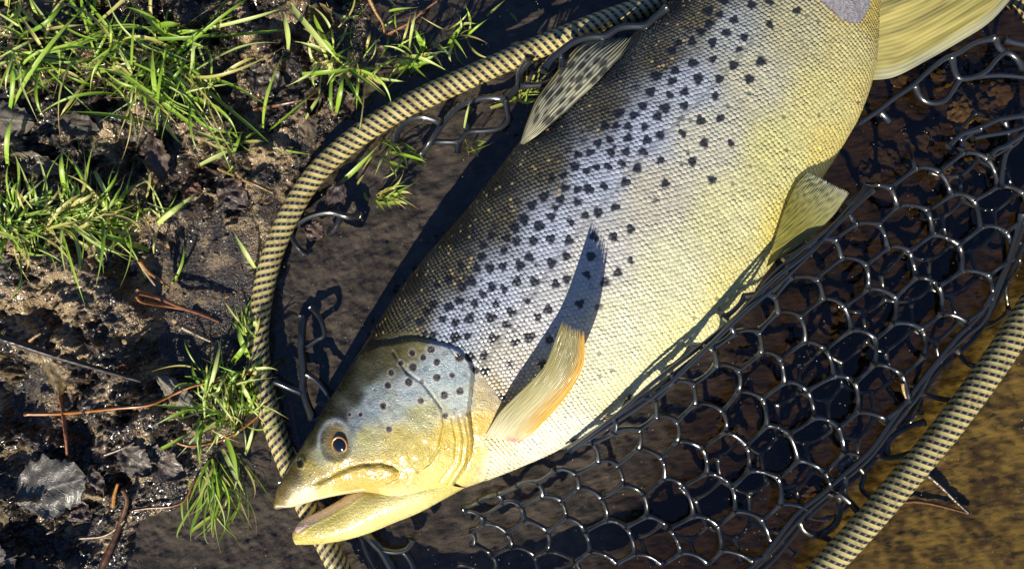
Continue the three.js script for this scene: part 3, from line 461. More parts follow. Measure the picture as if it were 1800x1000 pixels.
  for (let i = -7; i <= 7; i++) for (let j = -3; j <= 10; j++) {
    const c = [3 * i, 3 * j], n1 = node(c[0] + 2, c[1] + 1), n2_ = node(c[0] + 1, c[1] - 1), n3_ = node(c[0] + 1, c[1] + 2), n4 = node(c[0] - 1, c[1] + 1);
    edge(n2_, n1, 3 + (J() - 0.5) * 3);            // side shared with the next cell along the row
    edge(n1, n3_, 1.5 + (J() - 0.5) * 3);          // lower side
    edge(n4, n3_, 4 + (J() - 0.5) * 3);         // lower side, other half
  }
  addLocal('near_mesh', mergeGeometries(parts), rubber).userData.label = 'black rubber honeycomb mesh bag'; parts.length = 0;
  // the far wall of the bag, seen through the first
  const deep = (px, py) => px < 1800 && py < 1000 && px > 830 && side(px, py, CREST) > 30 && side(px, py, FOLD) < 50 && side(px, py, FOLD) > -190;
  {
    const m = new Map(), nd = (a, b) => { const k = a + ',' + b; if (!m.has(k)) { const [x, y] = cell(a / 3 + 0.45, b / 3 + 0.3); m.set(k, [x + 10 * n2(x / 60, y / 60) + (J() - 0.5) * 8, y + 8 * n2(y / 60, x / 60 + 4) + (J() - 0.5) * 8]); } return m.get(k); };
    const lower = (a, b) => { if (!deep(...a) || !deep(...b)) return; const pts = []; for (let k = 0; k <= 3; k++) { const t = k / 3, x = mix(a[0], b[0], t), y = mix(a[1], b[1], t) + 5 * Math.sin(Math.PI * t); pts.push(W(x, y, -0.030 - 0.008 * (1 + n2(x / 80, y / 80)))); } strand(pts, 0.0013, 8); };
    for (let i = -8; i <= 6; i++) for (let j = -1; j <= 9; j++) { const c = [3 * i, 3 * j], n1 = nd(c[0] + 2, c[1] + 1), a = nd(c[0] + 1, c[1] - 1), b = nd(c[0] + 1, c[1] + 2), d = nd(c[0] - 1, c[1] + 1); lower(a, n1); lower(n1, b); lower(d, b); }
  }
  addLocal('far_mesh', mergeGeometries(parts), rubber).userData.label = 'far side of the rubber bag sunk in the water';
  parts.length = 0;
  // loose loops of mesh that join the rim, and the bunched cords along the belly and the fold
  const P = (list, y, r = 0.0014, seg = 20) => strand(list.map((p) => W(p[0], p[1], p[2] ?? y)), r, seg, 0.55);
  P([[503, 402, .008], [516, 396], [545, 380], [580, 373], [612, 381], [628, 378, -.003]], .004, .0021); P([[512, 392], [512, 415], [524, 436], [538, 446, -.003]], .003, .0018); P([[600, 376], [592, 396], [580, 410, -.004]], .002, .0019);
  P([[548, 540, -.004], [564, 563], [569, 588], [556, 597], [535, 611]], .003, .0016); P([[531, 560, -.004], [530, 590], [529, 611], [533, 650], [532, 680], [540, 710], [550, 735, -.002]], .004, .0026); P([[478, 668, .006], [506, 681], [532, 690]], .004, .002); P([[536, 656], [556, 669], [574, 690], [586, 712]], .004, .0018);
  P([[636, 930, .0], [650, 946], [661, 958], [672, 970], [690, 1003], [700, 1030]], .004, .0028); P([[668, 966], [694, 970], [712, 966], [722, 956], [725, 948]], .004, .0018); P([[708, 968], [720, 984], [730, 1005]], .003, .0016); P([[628, 920, -.006], [640, 960], [660, 1000]], -.004, .0024);
  P([[694, 253, .006], [697, 234], [712, 214], [739, 205], [762, 210], [776, 216]], .006, .0024); P([[739, 272, -.004], [756, 250], [774, 222], [800, 192], [824, 178], [857, 171], [888, 173]], .005, .0023); P([[888, 173], [892, 195], [893, 212], [876, 226], [848, 230], [823, 232], [806, 248], [780, 249], [760, 249]], .005, .0017); P([[806, 248], [804, 270]], .002, .0017); P([[823, 232], [820, 210], [828, 190]], .004, .0014); P([[888, 173], [905, 158], [912, 148], [913, 128], [930, 105, .01]], .006, .0022); P([[912, 150], [936, 150], [960, 147], [975, 140]], .006, .002);
  P([[955, 124], [968, 105], [983, 92], [1008, 74], [1036, 65], [1064, 63], [1086, 50], [1106, 46], [1134, 45], [1148, 34], [1172, 14]], .030, .0021, 36); P([[1061, 64], [1058, 88], [1060, 112]], .028, .0017); P([[1134, 45], [1138, 54], [1138, 64]], .028, .0017); P([[985, 92], [988, 106], [988, 120]], .027, .0015); P([[1148, 34], [1180, 28], [1215, -20]], .026, .002);
  P([[1508, 218], [1542, 196], [1575, 171], [1605, 150], [1635, 123], [1662, 103], [1686, 93], [1716, 75], [1749, 67]], .010, .0018, 36); P([[1609, 149], [1620, 171], [1638, 181], [1662, 177], [1680, 153], [1689, 138]], .008, .0017); P([[1674, 98], [1680, 126], [1690, 138], [1716, 135], [1737, 123], [1755, 102], [1770, 92], [1788, 102], [1803, 126]], .009, .0018, 30); P([[1752, 67], [1756, 80], [1765, 91]], .009, .0017); P([[1716, 135], [1755, 132], [1800, 135], [1830, 142]], .007, .0016); P([[1549, 197], [1558, 206], [1566, 215]], .006, .0016); P([[1766, 70], [1790, 76], [1830, 84]], .008, .0018);
  P([[1690, 262], [1700, 240], [1749, 213], [1776, 207], [1810, 202]], .010, .0016); P([[1668, 258], [1682, 244], [1695, 235], [1725, 226]], .012, .0016); P([[1710, 243], [1734, 238], [1776, 231], [1815, 218]], .009, .0016); P([[1740, 275], [1755, 262], [1772, 255], [1815, 225]], .010, .0016); P([[1800, 190], [1796, 240], [1770, 270], [1760, 330]], .006, .0015);
  for (const [o, y, ph] of [[-9, .000, 0], [-3, .004, 1.7], [3, .008, 3.1]]) P(CREST.slice(3, 12).map(([x, q], k) => [x + o * 0.7 + 3 * Math.sin(k * 2.1 + ph), q + o * 0.7 + 3 * Math.cos(k * 1.7 + ph), CH[k + 3] - 0.002 + y * 0.4 + 0.002 * Math.sin(k * 1.3 + ph)]), 0, .0013, 90);
  for (const [o, y, ph] of [[0, .003, 0], [7, -.001, 2], [15, -.006, 4]]) P(FOLD.map(([x, q], k) => [x + o + 3 * Math.sin(k * 1.9 + ph), q + o * 0.6 + 3 * Math.cos(k * 2.3 + ph), y]), 0, .0016, 70);
  P([[1456, 866], [1472, 864], [1486, 846], [1480, 820], [1500, 806]], -.002, .0026); P([[1472, 864], [1478, 885], [1470, 920], [1440, 940], [1415, 932], [1405, 912]], -.003, .0024); P([[1472, 864], [1492, 880], [1515, 905]], .002, .0022); P([[1440, 940], [1470, 955], [1490, 968, .008]], .0, .002); P([[1560, 800], [1563, 775], [1578, 762], [1604, 748], [1626, 742]], -.004, .0018); P([[1540, 796], [1560, 805], [1590, 800], [1625, 785, .006]], -.003, .0018); P([[1506, 815], [1520, 835], [1516, 860], [1540, 880, .006]], -.003, .0017); P([[1618, 690], [1650, 700], [1680, 706, .008]], -.003, .0018); P([[1680, 612], [1705, 640], [1735, 645, .008]], -.002, .0018);
  for (const g of parts) addLocal('net_cord', g, rubber);
}

// ------------------------------------------------------------------ plants, litter, stones
const bladeMats = ['#84a42c', '#96b240', '#b2be6c', '#74942a', '#b0a95c'].map((h) => new THREE.MeshPhysicalMaterial({ color: new THREE.Color(h), roughness: 0.42, transmission: 0.28, thickness: 0, side: THREE.DoubleSide, specularIntensity: 0.9, vertexColors: true }));
function bladeGeo(p0, p1, p2, w, R) {
  const curve = new THREE.QuadraticBezierCurve3(p0, p1, p2), pos = [], col = [], n = 12, up = new THREE.Vector3(), sd = new THREE.Vector3(), tw = (R() - 0.5) * 1.2, tw2 = (R() - 0.5) * 0.8;
  for (let i = 0; i <= n; i++) {
    const t = i / n, p = curve.getPoint(t), tg = curve.getTangent(t);
    up.set(0, 1, 0); sd.crossVectors(tg, up); if (sd.lengthSq() < 0.01) sd.set(1, 0, 0); sd.normalize(); up.crossVectors(sd, tg).normalize(); sd.applyAxisAngle(tg, tw + tw2 * t); up.applyAxisAngle(tg, tw + tw2 * t);
    const ww = w * (0.8 + 0.2 * smooth(0, 0.3, t)) * (1 - Math.pow(smooth(0.4, 1.0, t), 1.5) * 0.95) / 2;
    const streak = 0.82 + 0.3 * R();
    for (const u of [-1, 0, 1]) { const dip = u === 0 ? -ww * 0.45 : 0; pos.push(p.x + sd.x * ww * u + up.x * dip, p.y + sd.y * ww * u + up.y * dip, p.z + sd.z * ww * u + up.z * dip); const q = (u === 0 ? 1.12 : 0.95) * (0.9 + 0.1 * streak); col.push(q * (1 + 0.5 * smooth(0.85, 1, t)), q, q * (1 - 0.2 * smooth(0.85, 1, t))); }
  }
  return geo(pos, gridIndex(n + 1, 3, false), col);
}
function tuft(px, py, label, group, n, len, opt = {}, traced = []) {
  const R = rng(Math.round(px * 7 + py * 13)), b = W(px, py, 0); b.y = groundY(b.x, b.z, false);
  const o = base('grass_tuft', b); tag(o, label, 'grass', group);
  const put = (g, m) => { g.translate(-b.x, -b.y, -b.z); mesh('grass_blade', g, m, o); };
  for (const [x0, y0, x1, y1, x2, y2, w, h = 0.012] of traced) {
    const g0 = groundY(W(x0, y0).x, W(x0, y0).z, false), g2 = groundY(W(x2, y2).x, W(x2, y2).z, false);
    put(bladeGeo(W(x0, y0, g0 + 0.001), W(x1, y1, Math.max(g0, g2) + h * 1.6), W(x2, y2, Math.max(g2, 0) + h * 0.55), w * K0, R), bladeMats[Math.floor(R() * 3)]);
  }
  for (let i = 0; i < n * 1.8; i++) {
    const dir = (opt.dir ?? 0) + (R() - 0.5) * (opt.fan ?? 6.28), L = mix(len[0], len[1] * 1.15, R() ** 1.1), sx = px + (R() - 0.5) * (opt.sx ?? 50), sy = py + (R() - 0.5) * (opt.sy ?? 30), ex = sx + Math.cos(dir) * L, ey = sy + Math.sin(dir) * L, mx = mix(sx, ex, 0.5) + (R() - 0.5) * L * 0.8, my = mix(sy, ey, 0.5) + (R() - 0.5) * L * 0.8;
    const q0 = W(sx, sy), g0 = groundY(q0.x, q0.z, false), h = (opt.h ?? 0.012) * (0.4 + R()), q2 = W(ex, ey), g2 = groundY(q2.x, q2.z, false);
    put(bladeGeo(W(sx, sy, g0), W(mx, my, Math.max(g0, 0) + h * 1.7), W(ex, ey, Math.max(g2 + 0.002, opt.wet ? 0.0005 : 0.002) + h * R() * 0.8), mix(2.2, opt.w ?? 6.5, R()) * K0, R), bladeMats[Math.min(4, Math.floor(R() * 5.2))]);
  }
}
tuft(255, 110, 'large tuft of long pale green grass above the dark leaf litter', null, 70, [60, 180], { sx: 220, sy: 130, h: 0.02 }, [[20, 190, 60, 90, 165, -4, 7, .03], [215, 36, 110, 108, -10, 90, 10, .02], [276, 236, 270, 150, 295, 78, 9, .03], [282, 205, 262, 140, 268, 70, 11, .028], [327, 146, 345, 100, 336, 50, 7, .03], [320, 86, 270, 50, 224, -5, 9, .03], [230, 162, 228, 80, 238, 8, 7, .03], [340, 222, 270, 170, 174, 98, 7, .022], [280, 224, 200, 195, 110, 197, 7, .016], [40, 168, 90, 140, 158, 100, 6, .016], [170, 60, 210, 40, 320, 54, 7, .02], [150, 110, 100, 95, 0, 92, 7, .014], [255, 60, 290, 30, 330, 50, 10, .03], [300, 60, 260, 20, 210, 10, 9, .03]]);
tuft(45, 60, 'grass tuft beside the purplish brown leaf', null, 34, [40, 130], { sx: 90, sy: 130, h: 0.018 }, [[14, 200, 30, 130, 10, 60, 7, .02], [5, 110, 60, 100, 130, 110, 8, .014], [0, 140, 50, 120, 120, 118, 8, .014], [10, 30, 40, 50, 62, 10, 6, .02], [12, 290, 4, 240, 24, 200, 8, .014]]);
tuft(110, 385, 'low bright green grass patch along the top of the tan mud hump', null, 80, [35, 115], { sx: 190, sy: 44, dir: -0.2, fan: 4.5, h: 0.014 }, [[116, 346, 102, 300, 108, 256, 8, .02], [128, 380, 140, 350, 134, 315, 8, .02], [105, 400, 125, 470, 148, 536, 7, .012], [275, 395, 300, 370, 342, 346, 9, .014], [165, 300, 180, 330, 196, 362, 7, .014], [262, 440, 200, 418, 130, 398, 9, .01]]);
tuft(10, 400, 'fine grass fringe with yellow stems below the grey stone', null, 40, [30, 90], { sx: 60, sy: 60, h: 0.014 });
tuft(415, 255, 'small star shaped grass sprig on wet leaves', null, 9, [25, 70], { sx: 26, sy: 18, h: 0.008 }, [[345, 232, 380, 246, 405, 252, 7, .006], [350, 290, 390, 270, 420, 256, 7, .006], [416, 256, 480, 262, 548, 272, 7, .006], [402, 282, 420, 250, 424, 226, 6, .01]]);
tuft(600, 110, 'grass sprigs growing by the upright curled leaf', null, 20, [35, 95], { sx: 90, sy: 50, h: 0.014 }, [[462, 228, 458, 170, 500, 90, 8, .02], [505, 92, 512, 40, 480, -6, 8, .03], [508, 6, 550, 60, 598, 110, 10, .02], [596, 108, 560, 60, 540, 0, 8, .02], [470, 232, 520, 190, 568, 150, 6, .012], [536, 210, 552, 180, 570, 158, 7, .01], [590, 200, 598, 165, 604, 120, 8, .02], [604, 130, 625, 165, 640, 190, 7, .012], [530, 130, 580, 128, 640, 118, 7, .014], [612, 130, 650, 120, 668, 118, 7, .012]]);
tuft(720, 100, 'grass sprig standing at the edge of the dark blue water', null, 12, [30, 80], { sx: 60, sy: 30, h: 0.012, wet: true }, [[718, 92, 722, 50, 734, 10, 6, .03], [752, 95, 735, 70, 728, 46, 10, .02], [758, 72, 775, 85, 792, 98, 9, .01], [720, 128, 745, 105, 768, 96, 8, .01], [700, 122, 740, 108, 765, 112, 7, .01]]);
tuft(805, 62, 'thin grass sprig floating near the rim in dark water', null, 8, [25, 60], { sx: 60, sy: 20, h: 0.008, wet: true, w: 6 }, [[855, 28, 875, 12, 892, -4, 6, .006], [896, 22, 904, 28, 910, 40, 6, .004], [788, 82, 800, 60, 812, 44, 9, .008], [822, 72, 826, 50, 828, 36, 6, .012], [804, 36, 812, 46, 820, 52, 6, .008]]);
tuft(395, 700, 'dense grass tuft against the rim where the bank meets the pool', null, 56, [30, 85], { sx: 90, sy: 90, h: 0.016 }, [[448, 725, 432, 690, 418, 665, 8, .02], [404, 640, 425, 620, 440, 590, 9, .02], [442, 640, 420, 600, 414, 562, 9, .02], [316, 712, 318, 725, 322, 738, 8, .01], [280, 790, 310, 778, 345, 752, 8, .01], [362, 700, 380, 650, 390, 580, 7, .02], [332, 724, 380, 720, 430, 730, 8, .012], [430, 800, 442, 770, 446, 740, 6, .01]]);
tuft(385, 830, 'drowned grass blades trailing into the silty pool', null, 26, [40, 110], { sx: 70, sy: 60, dir: 1.45, fan: 1.3, h: 0.004, wet: true }, [[390, 790, 410, 830, 430, 870, 8, .003], [335, 935, 360, 915, 385, 898, 7, .003], [420, 890, 400, 920, 378, 965, 6, .002], [375, 895, 400, 930, 425, 965, 4, .002], [318, 880, 318, 900, 322, 925, 4, .002], [396, 770, 412, 800, 418, 850, 10, .004]]);
tuft(688, 262, 'grass blades bent under the inner edge of the rim', null, 8, [25, 60], { sx: 50, sy: 30, dir: 1.2, fan: 2.4, h: 0.006, wet: true }, [[590, 328, 625, 300, 664, 256, 8, .008], [690, 255, 712, 275, 716, 297, 7, .004], [680, 284, 700, 290, 716, 296, 6, .003], [626, 326, 634, 314, 640, 306, 7, .004]]);
tuft(672, 346, 'small tuft of drowned grass in the shallow pool inside the net', null, 10, [20, 55], { sx: 22, sy: 12, dir: 0.3, fan: 2.2, h: 0.004, wet: true }, [[640, 338, 642, 350, 652, 356, 6, .004], [664, 356, 690, 360, 714, 354, 7, .002], [660, 352, 670, 362, 676, 372, 6, .002], [662, 348, 690, 350, 718, 347, 6, .002]]);
tuft(820, 250, 'single upright grass blade with threads rising through the loose mesh', null, 4, [15, 35], { sx: 30, sy: 12, dir: 0.6, fan: 2, h: 0.003, wet: true, w: 4 }, [[814, 238, 818, 205, 828, 170, 6, .03], [815, 240, 818, 258, 822, 272, 6, .002], [824, 268, 845, 262, 868, 250, 3, .002]]);
tuft(925, 165, 'yellow green weed under the mesh beside the dorsal fin', null, 12, [20, 50], { sx: 50, sy: 40, dir: -0.6, fan: 1.6, h: 0.001, wet: true }, [[862, 190, 885, 184, 908, 174, 8, .002], [916, 178, 930, 160, 945, 140, 8, .002], [958, 118, 962, 112, 966, 104, 7, .004]]);
tuft(445, 585, 'slender grass stems touching the rim above the dark hollow', null, 8, [30, 70], { sx: 30, sy: 40, dir: -1.8, fan: 1.4, h: 0.014 }, [[448, 472, 430, 445, 408, 405, 8, .012], [300, 500, 325, 470, 322, 425, 5, .01]]);
tuft(235, 375, 'sparse fine grass among wet leaves under the large tuft', null, 22, [25, 75], { sx: 120, sy: 60, h: 0.012, w: 6 });
tuft(650, 30, 'pale straw coloured stems lying over submerged leaves', null, 8, [30, 70], { sx: 120, sy: 60, h: 0.004, wet: true, w: 5 });

// ---- dead leaves
const leafMats = new Map();
const veinBump = dataTex(256, (u, v) => { const a = Math.abs(v - 0.5) * 2, s = (u * 7 - a * 2.2) % 1, f = Math.abs(((s + 1) % 1) - 0.5) * 2; return 0.45 + 0.35 * smooth(0.12, 0, a) + 0.2 * smooth(0.2, 0.0, f) + 0.18 * tnoise(u, v, 30); });
function leaf(px, py, L, wd, rot, hex, label, opt = {}) {
  L *= 0.85; wd *= 0.85; const R = rng(Math.round(px * 3 + py * 17)), c = W(px, py, 0), pos = [], col = [], uv = [], nu = 26, nv = 15, cs = Math.cos(rot), sn = Math.sin(rot), ph = R() * 9, curl = opt.curl ?? (R() - 0.3) * 0.006;
  const c0 = lin(hex), gy = Math.max(groundY(c.x, c.z, false), opt.sunk ? -1 : 0.0005) + (opt.up ?? 0.0022);
  for (let i = 0; i < nu; i++) for (let j = 0; j < nv; j++) {
    const u = i / (nu - 1), v = j / (nv - 1) * 2 - 1, prof = Math.pow(Math.sin(Math.PI * Math.pow(clamp(u * 0.98 + 0.01), opt.pow ?? 0.85)), 0.75) * (1 + (opt.lobe ?? 0.12) * 1.6 * n2(u * 7 + ph, v > 0 ? 1 : 5) * Math.abs(v) + 0.06 * n2(u * 9 + ph, v > 0 ? 3 : 8));
    const a = (u - 0.5) * L * K0, b = v * prof * wd * K0 / 2, x = c.x + a * cs - b * sn, z = c.z + a * sn + b * cs;
    const g = opt.sunk ? groundY(x, z, false) : Math.max(groundY(x, z, false), 0.0004);
    const y = mix(g, gy - 0.0015, opt.stiff ?? 0.6) + 0.002 + curl * v * v + (opt.tilt ?? 0) * v * wd * K0 * 0.5 + 0.0011 * n2(u * 2 + ph, v * 1.3) + (opt.lift ?? 0.003) * (u - 0.5) * (u - 0.5) * 4 * R() * 0.2;
    pos.push(x, y, z); uv.push(u, (v + 1) / 2);
    const m = (0.8 + 0.35 * fbm(u * 4 + ph, v * 2.5, 3) + 0.25 * n2(u * 22, v * 14 + ph)) * (Math.abs(v) < 0.06 ? 1.25 : 1);
    col.push(c0[0] * m, c0[1] * m, c0[2] * m);
  }
  const key = opt.dry ? 'dry' : 'wet';
  if (!leafMats.has(key)) leafMats.set(key, new THREE.MeshPhysicalMaterial({ vertexColors: true, roughness: opt.dry ? 0.65 : 0.42, bumpMap: veinBump, bumpScale: 0.0009, side: THREE.DoubleSide, clearcoat: opt.dry ? 0 : 0.2, clearcoatRoughness: 0.25 }));
  const top = geo(pos, gridIndex(nu, nv, true), col, uv), p2 = pos.map((v, i) => i % 3 === 1 ? v - 0.0005 : v), bot = geo(p2, gridIndex(nu, nv, false), col, uv);
  const o = mesh('dead_leaf', mergeGeometries([top, bot]), leafMats.get(key)); tag(o, label, 'leaf', opt.group);
  return o;
}
leaf(110, 30, 130, 70, 0.35, '#4a382c', 'large purplish brown leaf under the grass beside the corner tuft');
leaf(585, 62, 62, 46, 1.35, '#7c6a4c', 'upright curled tan leaf beside the grass sprigs', { curl: 0.012, up: 0.010 });
leaf(344, 335, 46, 42, 0.3, '#5e3b24', 'small rounded reddish brown leaf near the thin stick');
leaf(120, 842, 150, 118, -0.25, '#5a554c', 'broad flat grey leaf with torn edge under the orange root', { lobe: 0.1, curl: 0.002, stiff: 0.6 });
leaf(16, 975, 120, 90, 0.4, '#4d4944', 'wet grey leaf glinting at the pool corner', { curl: 0.004 });
leaf(20, 890, 70, 60, 1.2, '#6d5836', 'tan brown leaf fragment tucked between two grey leaves', { dry: true });
leaf(150, 895, 60, 46, 0.6, '#40281d', 'dark reddish leaf piece lying on the broad grey leaf', { up: 0.007 });
leaf(85, 985, 120, 60, 0.2, '#443c34', 'folded dark leaf with a pale edge beneath the grey leaves', { curl: 0.01 });
leaf(115, 650, 95, 52, 1.45, '#6d5c36', 'long brown leaf standing under the dark stick', { curl: -0.006, up: 0.006 });
leaf(260, 800, 80, 60, 0.8, '#524638', 'grey brown leaf at the waterline below the grass tuft');
leaf(300, 810, 100, 70, 0.5, '#54463a', 'brown leaf half sunk at the pool edge', { sunk: true });
leaf(195, 835, 70, 30, 1.3, '#4b382c', 'narrow dark leaf strip beside the broad grey leaf');
leaf(270, 250, 90, 60, 1.1, '#4a3a28', 'brown leaf half covered by the large grass tuft');
leaf(175, 235, 90, 50, 0.2, '#50463a', 'slate grey leaf under the crossing grass blades');
leaf(110, 300, 110, 40, 0.25, '#6f6658', 'pale grey leaf with a bright wet rim above the low grass patch', { curl: 0.005 });
leaf(60, 225, 100, 70, 0.1, '#6a6154', 'dull tan leaf buried in mud left of the grey leaf'.replace('left of', 'next to'), { dry: true });
leaf(305, 290, 90, 50, 1.3, '#5c4d42', 'brown leaf with a hole near the star shaped sprig', { curl: 0.006 });
leaf(420, 345, 80, 60, 0.7, '#42322a', 'dark purple leaf lying against the thin stick');
leaf(565, 190, 60, 34, 1.9, '#4a382e', 'brown curled leaf under the sprigs beside the rim', { curl: 0.01 });
leaf(610, 185, 54, 40, 1.2, '#4a3829', 'glossy brown leaf touching the rim below the sprigs');
leaf(545, 225, 60, 44, 1.5, '#6a5a45', 'tan leaf stuck to the sandy mud beside the rim');
leaf(650, 100, 110, 80, 0.4, '#43342a', 'dark brown sunken leaf under the straw stems', { sunk: true });
leaf(700, 30, 120, 80, -0.3, '#4c3f38', 'brown sunken leaf in the dark water above the sprig', { sunk: true });
leaf(555, 408, 44, 40, 0.5, '#5a4335', 'round brown leaf caught in the rubber loop inside the rim');
leaf(250, 640, 22, 16, -0.4, '#7c4a2a', 'tiny orange brown leaf scrap near the tip of the dark stick', { up: 0.006 });
leaf(330, 690, 120, 40, 0.75, '#857d6c', 'pale muddy leaf blade lying along the bank above the waterline', { dry: true, stiff: 0.9 });
leaf(615, 375, 70, 46, 0.9, '#493b33', 'brown leaf softened in the pool beside the small drowned tuft', { sunk: true });
leaf(590, 345, 60, 40, 2.2, '#453631', 'dark leaf at the pool margin just inside the rim');
leaf(400, 620, 60, 36, 2.2, '#4b4038', 'dull brown leaf under the slender stems by the rim');
leaf(480, 150, 90, 60, 0.4, '#463b30', 'muddy brown leaf beside the tall curved grass blade');
leaf(40, 470, 80, 60, 0.8, '#73695a', 'mud coated leaf on the tan hump', { dry: true });

// ---- sticks and roots
function twig(pts, r, hex, label, h = 0.004, opt = {}) {
  const v = pts.map(([a, b, y]) => { const p = W(a, b, 0); return W(a, b, y ?? Math.max(groundY(p.x, p.z, false), opt.sunk ? -1 : 0) + h); });
  const R = rng(Math.round(pts[0][0] * 5 + pts[0][1])), ph = R() * 20;
  const g = tubeGeo(v, (t) => r * K0 * (1 - 0.45 * t) * (1 + 0.18 * n2(t * 30, ph)), 48, 8);
  const n = g.attributes.position.count, c0 = lin(hex), col = []; for (let i = 0; i < n; i++) { const p = new THREE.Vector3().fromBufferAttribute(g.attributes.position, i), m = 0.8 + 0.5 * fbm(p.x * 300 + ph, p.z * 300, 3); col.push(c0[0] * m, c0[1] * m, c0[2] * m); }
  g.setAttribute('color', new THREE.Float32BufferAttribute(col, 3));
  tag(mesh('twig', g, twig.m ??= new THREE.MeshPhysicalMaterial({ vertexColors: true, roughness: 0.45, clearcoat: 0.3, clearcoatRoughness: 0.25 })), label, 'twig', opt.group);
}
twig([[-20, 588], [30, 604], [90, 624], [160, 645], [248, 670]], 7, '#2c2219', 'dark straight stick lying across the tan mud hump', 0.006);
twig([[42, 728], [100, 727], [150, 723], [200, 718], [260, 712], [300, 695], [345, 677], [440, 655]], 3.6, '#a8682a', 'long orange root crossing the mud to the rim', 0.010);
twig([[104, 694], [110, 730], [114, 765], [117, 800]], 4, '#9a5f3c', 'short reddish stem crossing under the orange root', 0.006);
twig([[300, 772], [330, 783], [370, 778], [400, 768], [430, 750], [452, 732]], 3.4, '#a0642a', 'orange rootlet bent through the grass tuft by the rim', 0.008);
twig([[232, 897], [260, 893], [300, 890], [325, 878], [338, 850], [345, 842]], 3, '#7a4a24', 'curved brown rootlet at the edge of the pool', 0.004);
twig([[172, 1010], [195, 960], [212, 915], [222, 880], [214, 860]], 6, '#5c3a22', 'knobbly brown root hanging down into the corner of the pool', 0.006);
twig([[240, 513], [275, 523], [320, 541], [352, 552], [385, 566]], 4, '#8a5a3c', 'reddish split stem over the dark hollow', 0.012);
twig([[238, 520], [250, 531], [290, 538], [340, 547], [368, 556]], 3, '#96602e', 'thin orange stem running under the reddish split stem', 0.010);
twig([[244, 458], [260, 478], [280, 492], [298, 506]], 3.4, '#a8763c', 'bent straw coloured stem above the reddish split stem', 0.012);
twig([[243, 458], [256, 480], [272, 502]], 3, '#b49a80', 'short pale pink stalk crossing the bent straw stem', 0.011);
twig([[384, 296], [420, 312], [450, 325], [478, 338]], 4.2, '#8a7048', 'tan stick lying on wet mud near the purple leaf', 0.004);
twig([[446, 192], [490, 184], [530, 176], [560, 172]], 3.4, '#6a4430', 'reddish brown stick beside the curved grass blade', 0.004);
twig([[648, -4], [660, 20], [672, 40], [676, 58]], 3.6, '#b08a58', 'pale straw stalk dropping towards the sunken leaf', 0.004);
twig([[680, 60], [700, 50], [722, 38], [745, 18], [768, 2]], 2.6, '#9a6844', 'thin reddish stalk over the dark water', 0.004);
twig([[182, 800], [210, 790], [235, 778]], 3, '#6c5c4c', 'dark sliver of wood above the broad grey leaf', 0.006);
twig([[138, 946], [180, 942], [205, 928], [218, 915]], 3, '#8e7650', 'thin tan rootlet looped on the leaf litter', 0.006);
twig([[198, 890], [200, 870], [206, 850]], 4, '#a8742e', 'short orange stub beside the narrow dark leaf', 0.006);
twig([[50, 600], [60, 592], [70, 586]], 3, '#a07a44', 'tiny tan splinter resting against the dark stick', 0.008);
twig([[320, 575], [345, 588], [370, 600]], 4.5, '#9a8a6a', 'pale wet stem near the slender grass by the rim', 0.008);
twig([[1628, 832], [1655, 855], [1680, 880], [1704, 902]], 6, '#3c2a14', 'dark sunken stick on the golden riverbed', 0.003, { sunk: true });
twig([[1574, 884], [1610, 881], [1650, 888], [1702, 902]], 4.5, '#7a5426', 'brown sunken stick meeting the dark one on the riverbed', 0.003, { sunk: true });
twig([[508, 700], [515, 730], [524, 770], [532, 800]], 4, '#5a3a1c', 'brown sunken stalk between the rim and the trout head', 0.003, { sunk: true });
twig([[1588, 674], [1590, 688], [1594, 700]], 3.5, '#b0935a', 'pale curled fibre clinging to the mesh fold', 0.006, {});

// ---- river stones under the mesh
{
  const R = rng(91), stoneMats = ['#3a2a12', '#2c200e', '#211810', '#4f3c1c'].map((h) => new THREE.MeshPhysicalMaterial({ color: new THREE.Color(h), roughness: 0.9, specularIntensity: 0.2 }));
  const protos = []; for (let k = 0; k < 5; k++) { const g = new THREE.IcosahedronGeometry(1, 4), p = g.attributes.position; for (let i = 0; i < p.count; i++) { const v = new THREE.Vector3().fromBufferAttribute(p, i), s = 0.85 + 0.4 * n3(v.x * 1.3 + k * 9, v.y * 1.3, v.z * 1.3) + 0.12 * n3(v.x * 2.6, v.y * 2.6 + k * 5, v.z * 2.6) + 0.05 * n3(v.x * 4, v.y * 4 + k, v.z * 4); v.multiplyScalar(s); v.y *= 0.5; p.setXYZ(i, v.x, v.y, v.z); } g.computeVertexNormals(); protos.push(g); }
  const list = [[1718, 190, 30, 3], [1760, 182, 24, 0], [1790, 150, 26, 0], [1735, 150, 24, 1], [1685, 125, 22, 0], [1600, 120, 30, 0], [1640, 235, 28, 1], [1690, 300, 22, 3], [1575, 265, 26, 1], [1610, 290, 20, 2], [1660, 215, 22, 1], [1780, 290, 30, 0], [1730, 255, 18, 0], [1550, 300, 24, 1], [1480, 560, 34, 1], [1420, 620, 30, 1], [1330, 640, 28, 1], [1560, 640, 30, 1], [1600, 560, 26, 2], [1370, 830, 30, 0], [1450, 880, 26, 0], [1300, 760, 30, 1], [1500, 740, 26, 1], [1700, 470, 30, 1], [1770, 420, 24, 2]];
  for (const [px, py, r, m] of list) {
    const p = W(px, py, -0.035), o = mesh('river_stone', protos[Math.floor(R() * 5)], stoneMats[m]); p.y = groundY(p.x, p.z, false) + 0.0015; o.position.copy(p); o.scale.set(r * K0 * (0.9 + 0.3 * R()), r * K0 * 0.8, r * K0 * (0.75 + 0.3 * R())); o.rotation.y = R() * 6.28;
    tag(o, 'brown rounded stone on the riverbed under the rubber mesh', 'stone', 'stones on the riverbed under the mesh');
  }
}

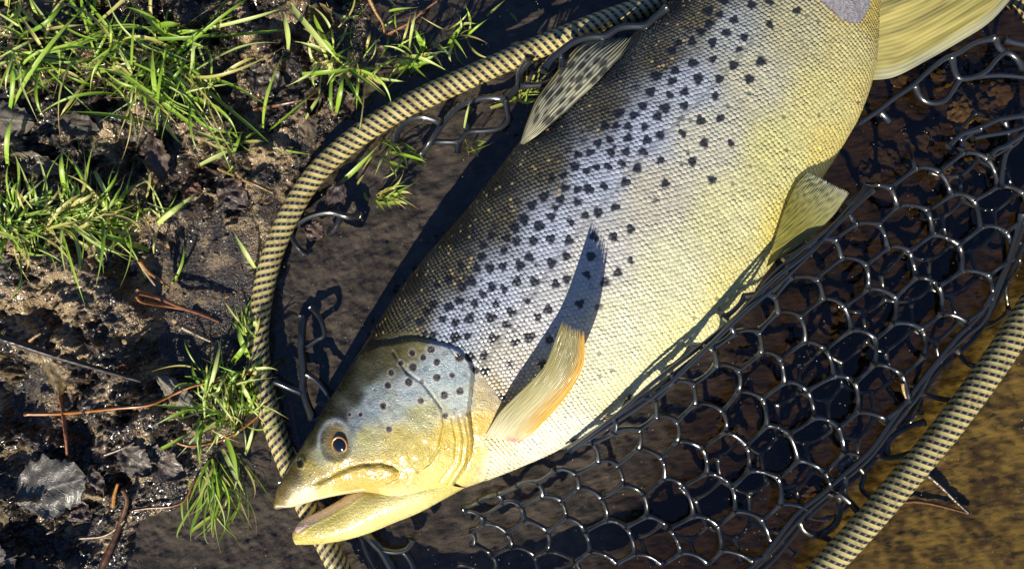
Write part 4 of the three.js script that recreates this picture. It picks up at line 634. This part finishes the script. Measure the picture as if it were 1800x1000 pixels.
// ---- fine debris: chips of leaf and root on the mud, specks afloat on the water
{
  const R = rng(2024), chip = new THREE.IcosahedronGeometry(1, 0), o = new THREE.Object3D(), tint = new THREE.Color();
  const hues = ['#5a4028', '#7a5a38', '#2e2218', '#8c7450', '#40301f', '#6a6048'];
  const litter = new THREE.InstancedMesh(chip, new THREE.MeshPhysicalMaterial({ roughness: 0.5, clearcoat: 0.2 }), 2600); let n = 0;
  for (let k = 0; k < 9000 && n < 2600; k++) { const px = -60 + 760 * R(), py = -40 + 1080 * R(), p = W(px, py, 0); if (!inside(px, py, LAND)) continue; p.y = groundY(p.x, p.z, true) + 0.0003; o.position.copy(p); const l = mix(1.2, 7, R() ** 3) * K0; o.scale.set(l, l * 0.25, l * mix(0.25, 0.8, R())); o.rotation.set((R() - 0.5) * 0.9, R() * 6.28, (R() - 0.5) * 0.9); o.updateMatrix(); litter.setMatrixAt(n, o.matrix); tint.set(hues[Math.floor(R() * 6)]); litter.setColorAt(n, tint); n++; }
  litter.count = n; litter.name = 'leaf_litter'; litter.castShadow = litter.receiveShadow = true; scene.add(litter); tag(litter, 'fine crumbs of leaf and root scattered over the mud', 'litter', null, 'stuff');
  const specks = new THREE.InstancedMesh(chip, new THREE.MeshPhysicalMaterial({ color: new THREE.Color('#b0a890'), roughness: 0.6 }), 1500); n = 0;
  for (let k = 0; k < 9000 && n < 1500; k++) { const px = 220 + 1600 * R(), py = -20 + 1040 * R(), p = W(px, py, 0); if (inside(px, py, LAND) || fbm(px / 130, py / 130, 3) < -0.12) continue; p.y = 0.0003; o.position.copy(p); const l = mix(0.35, 1.1, R() ** 3) * K0; o.scale.set(l, l * 0.4, l * mix(0.5, 1, R())); o.rotation.set(0, R() * 6.28, 0); o.updateMatrix(); specks.setMatrixAt(n, o.matrix); n++; }
  specks.count = n; specks.name = 'floating_dust'; specks.castShadow = specks.receiveShadow = true; scene.add(specks); tag(specks, 'pale dust specks floating on the still water', 'dust', null, 'stuff');
}

renderer.render(scene, camera);
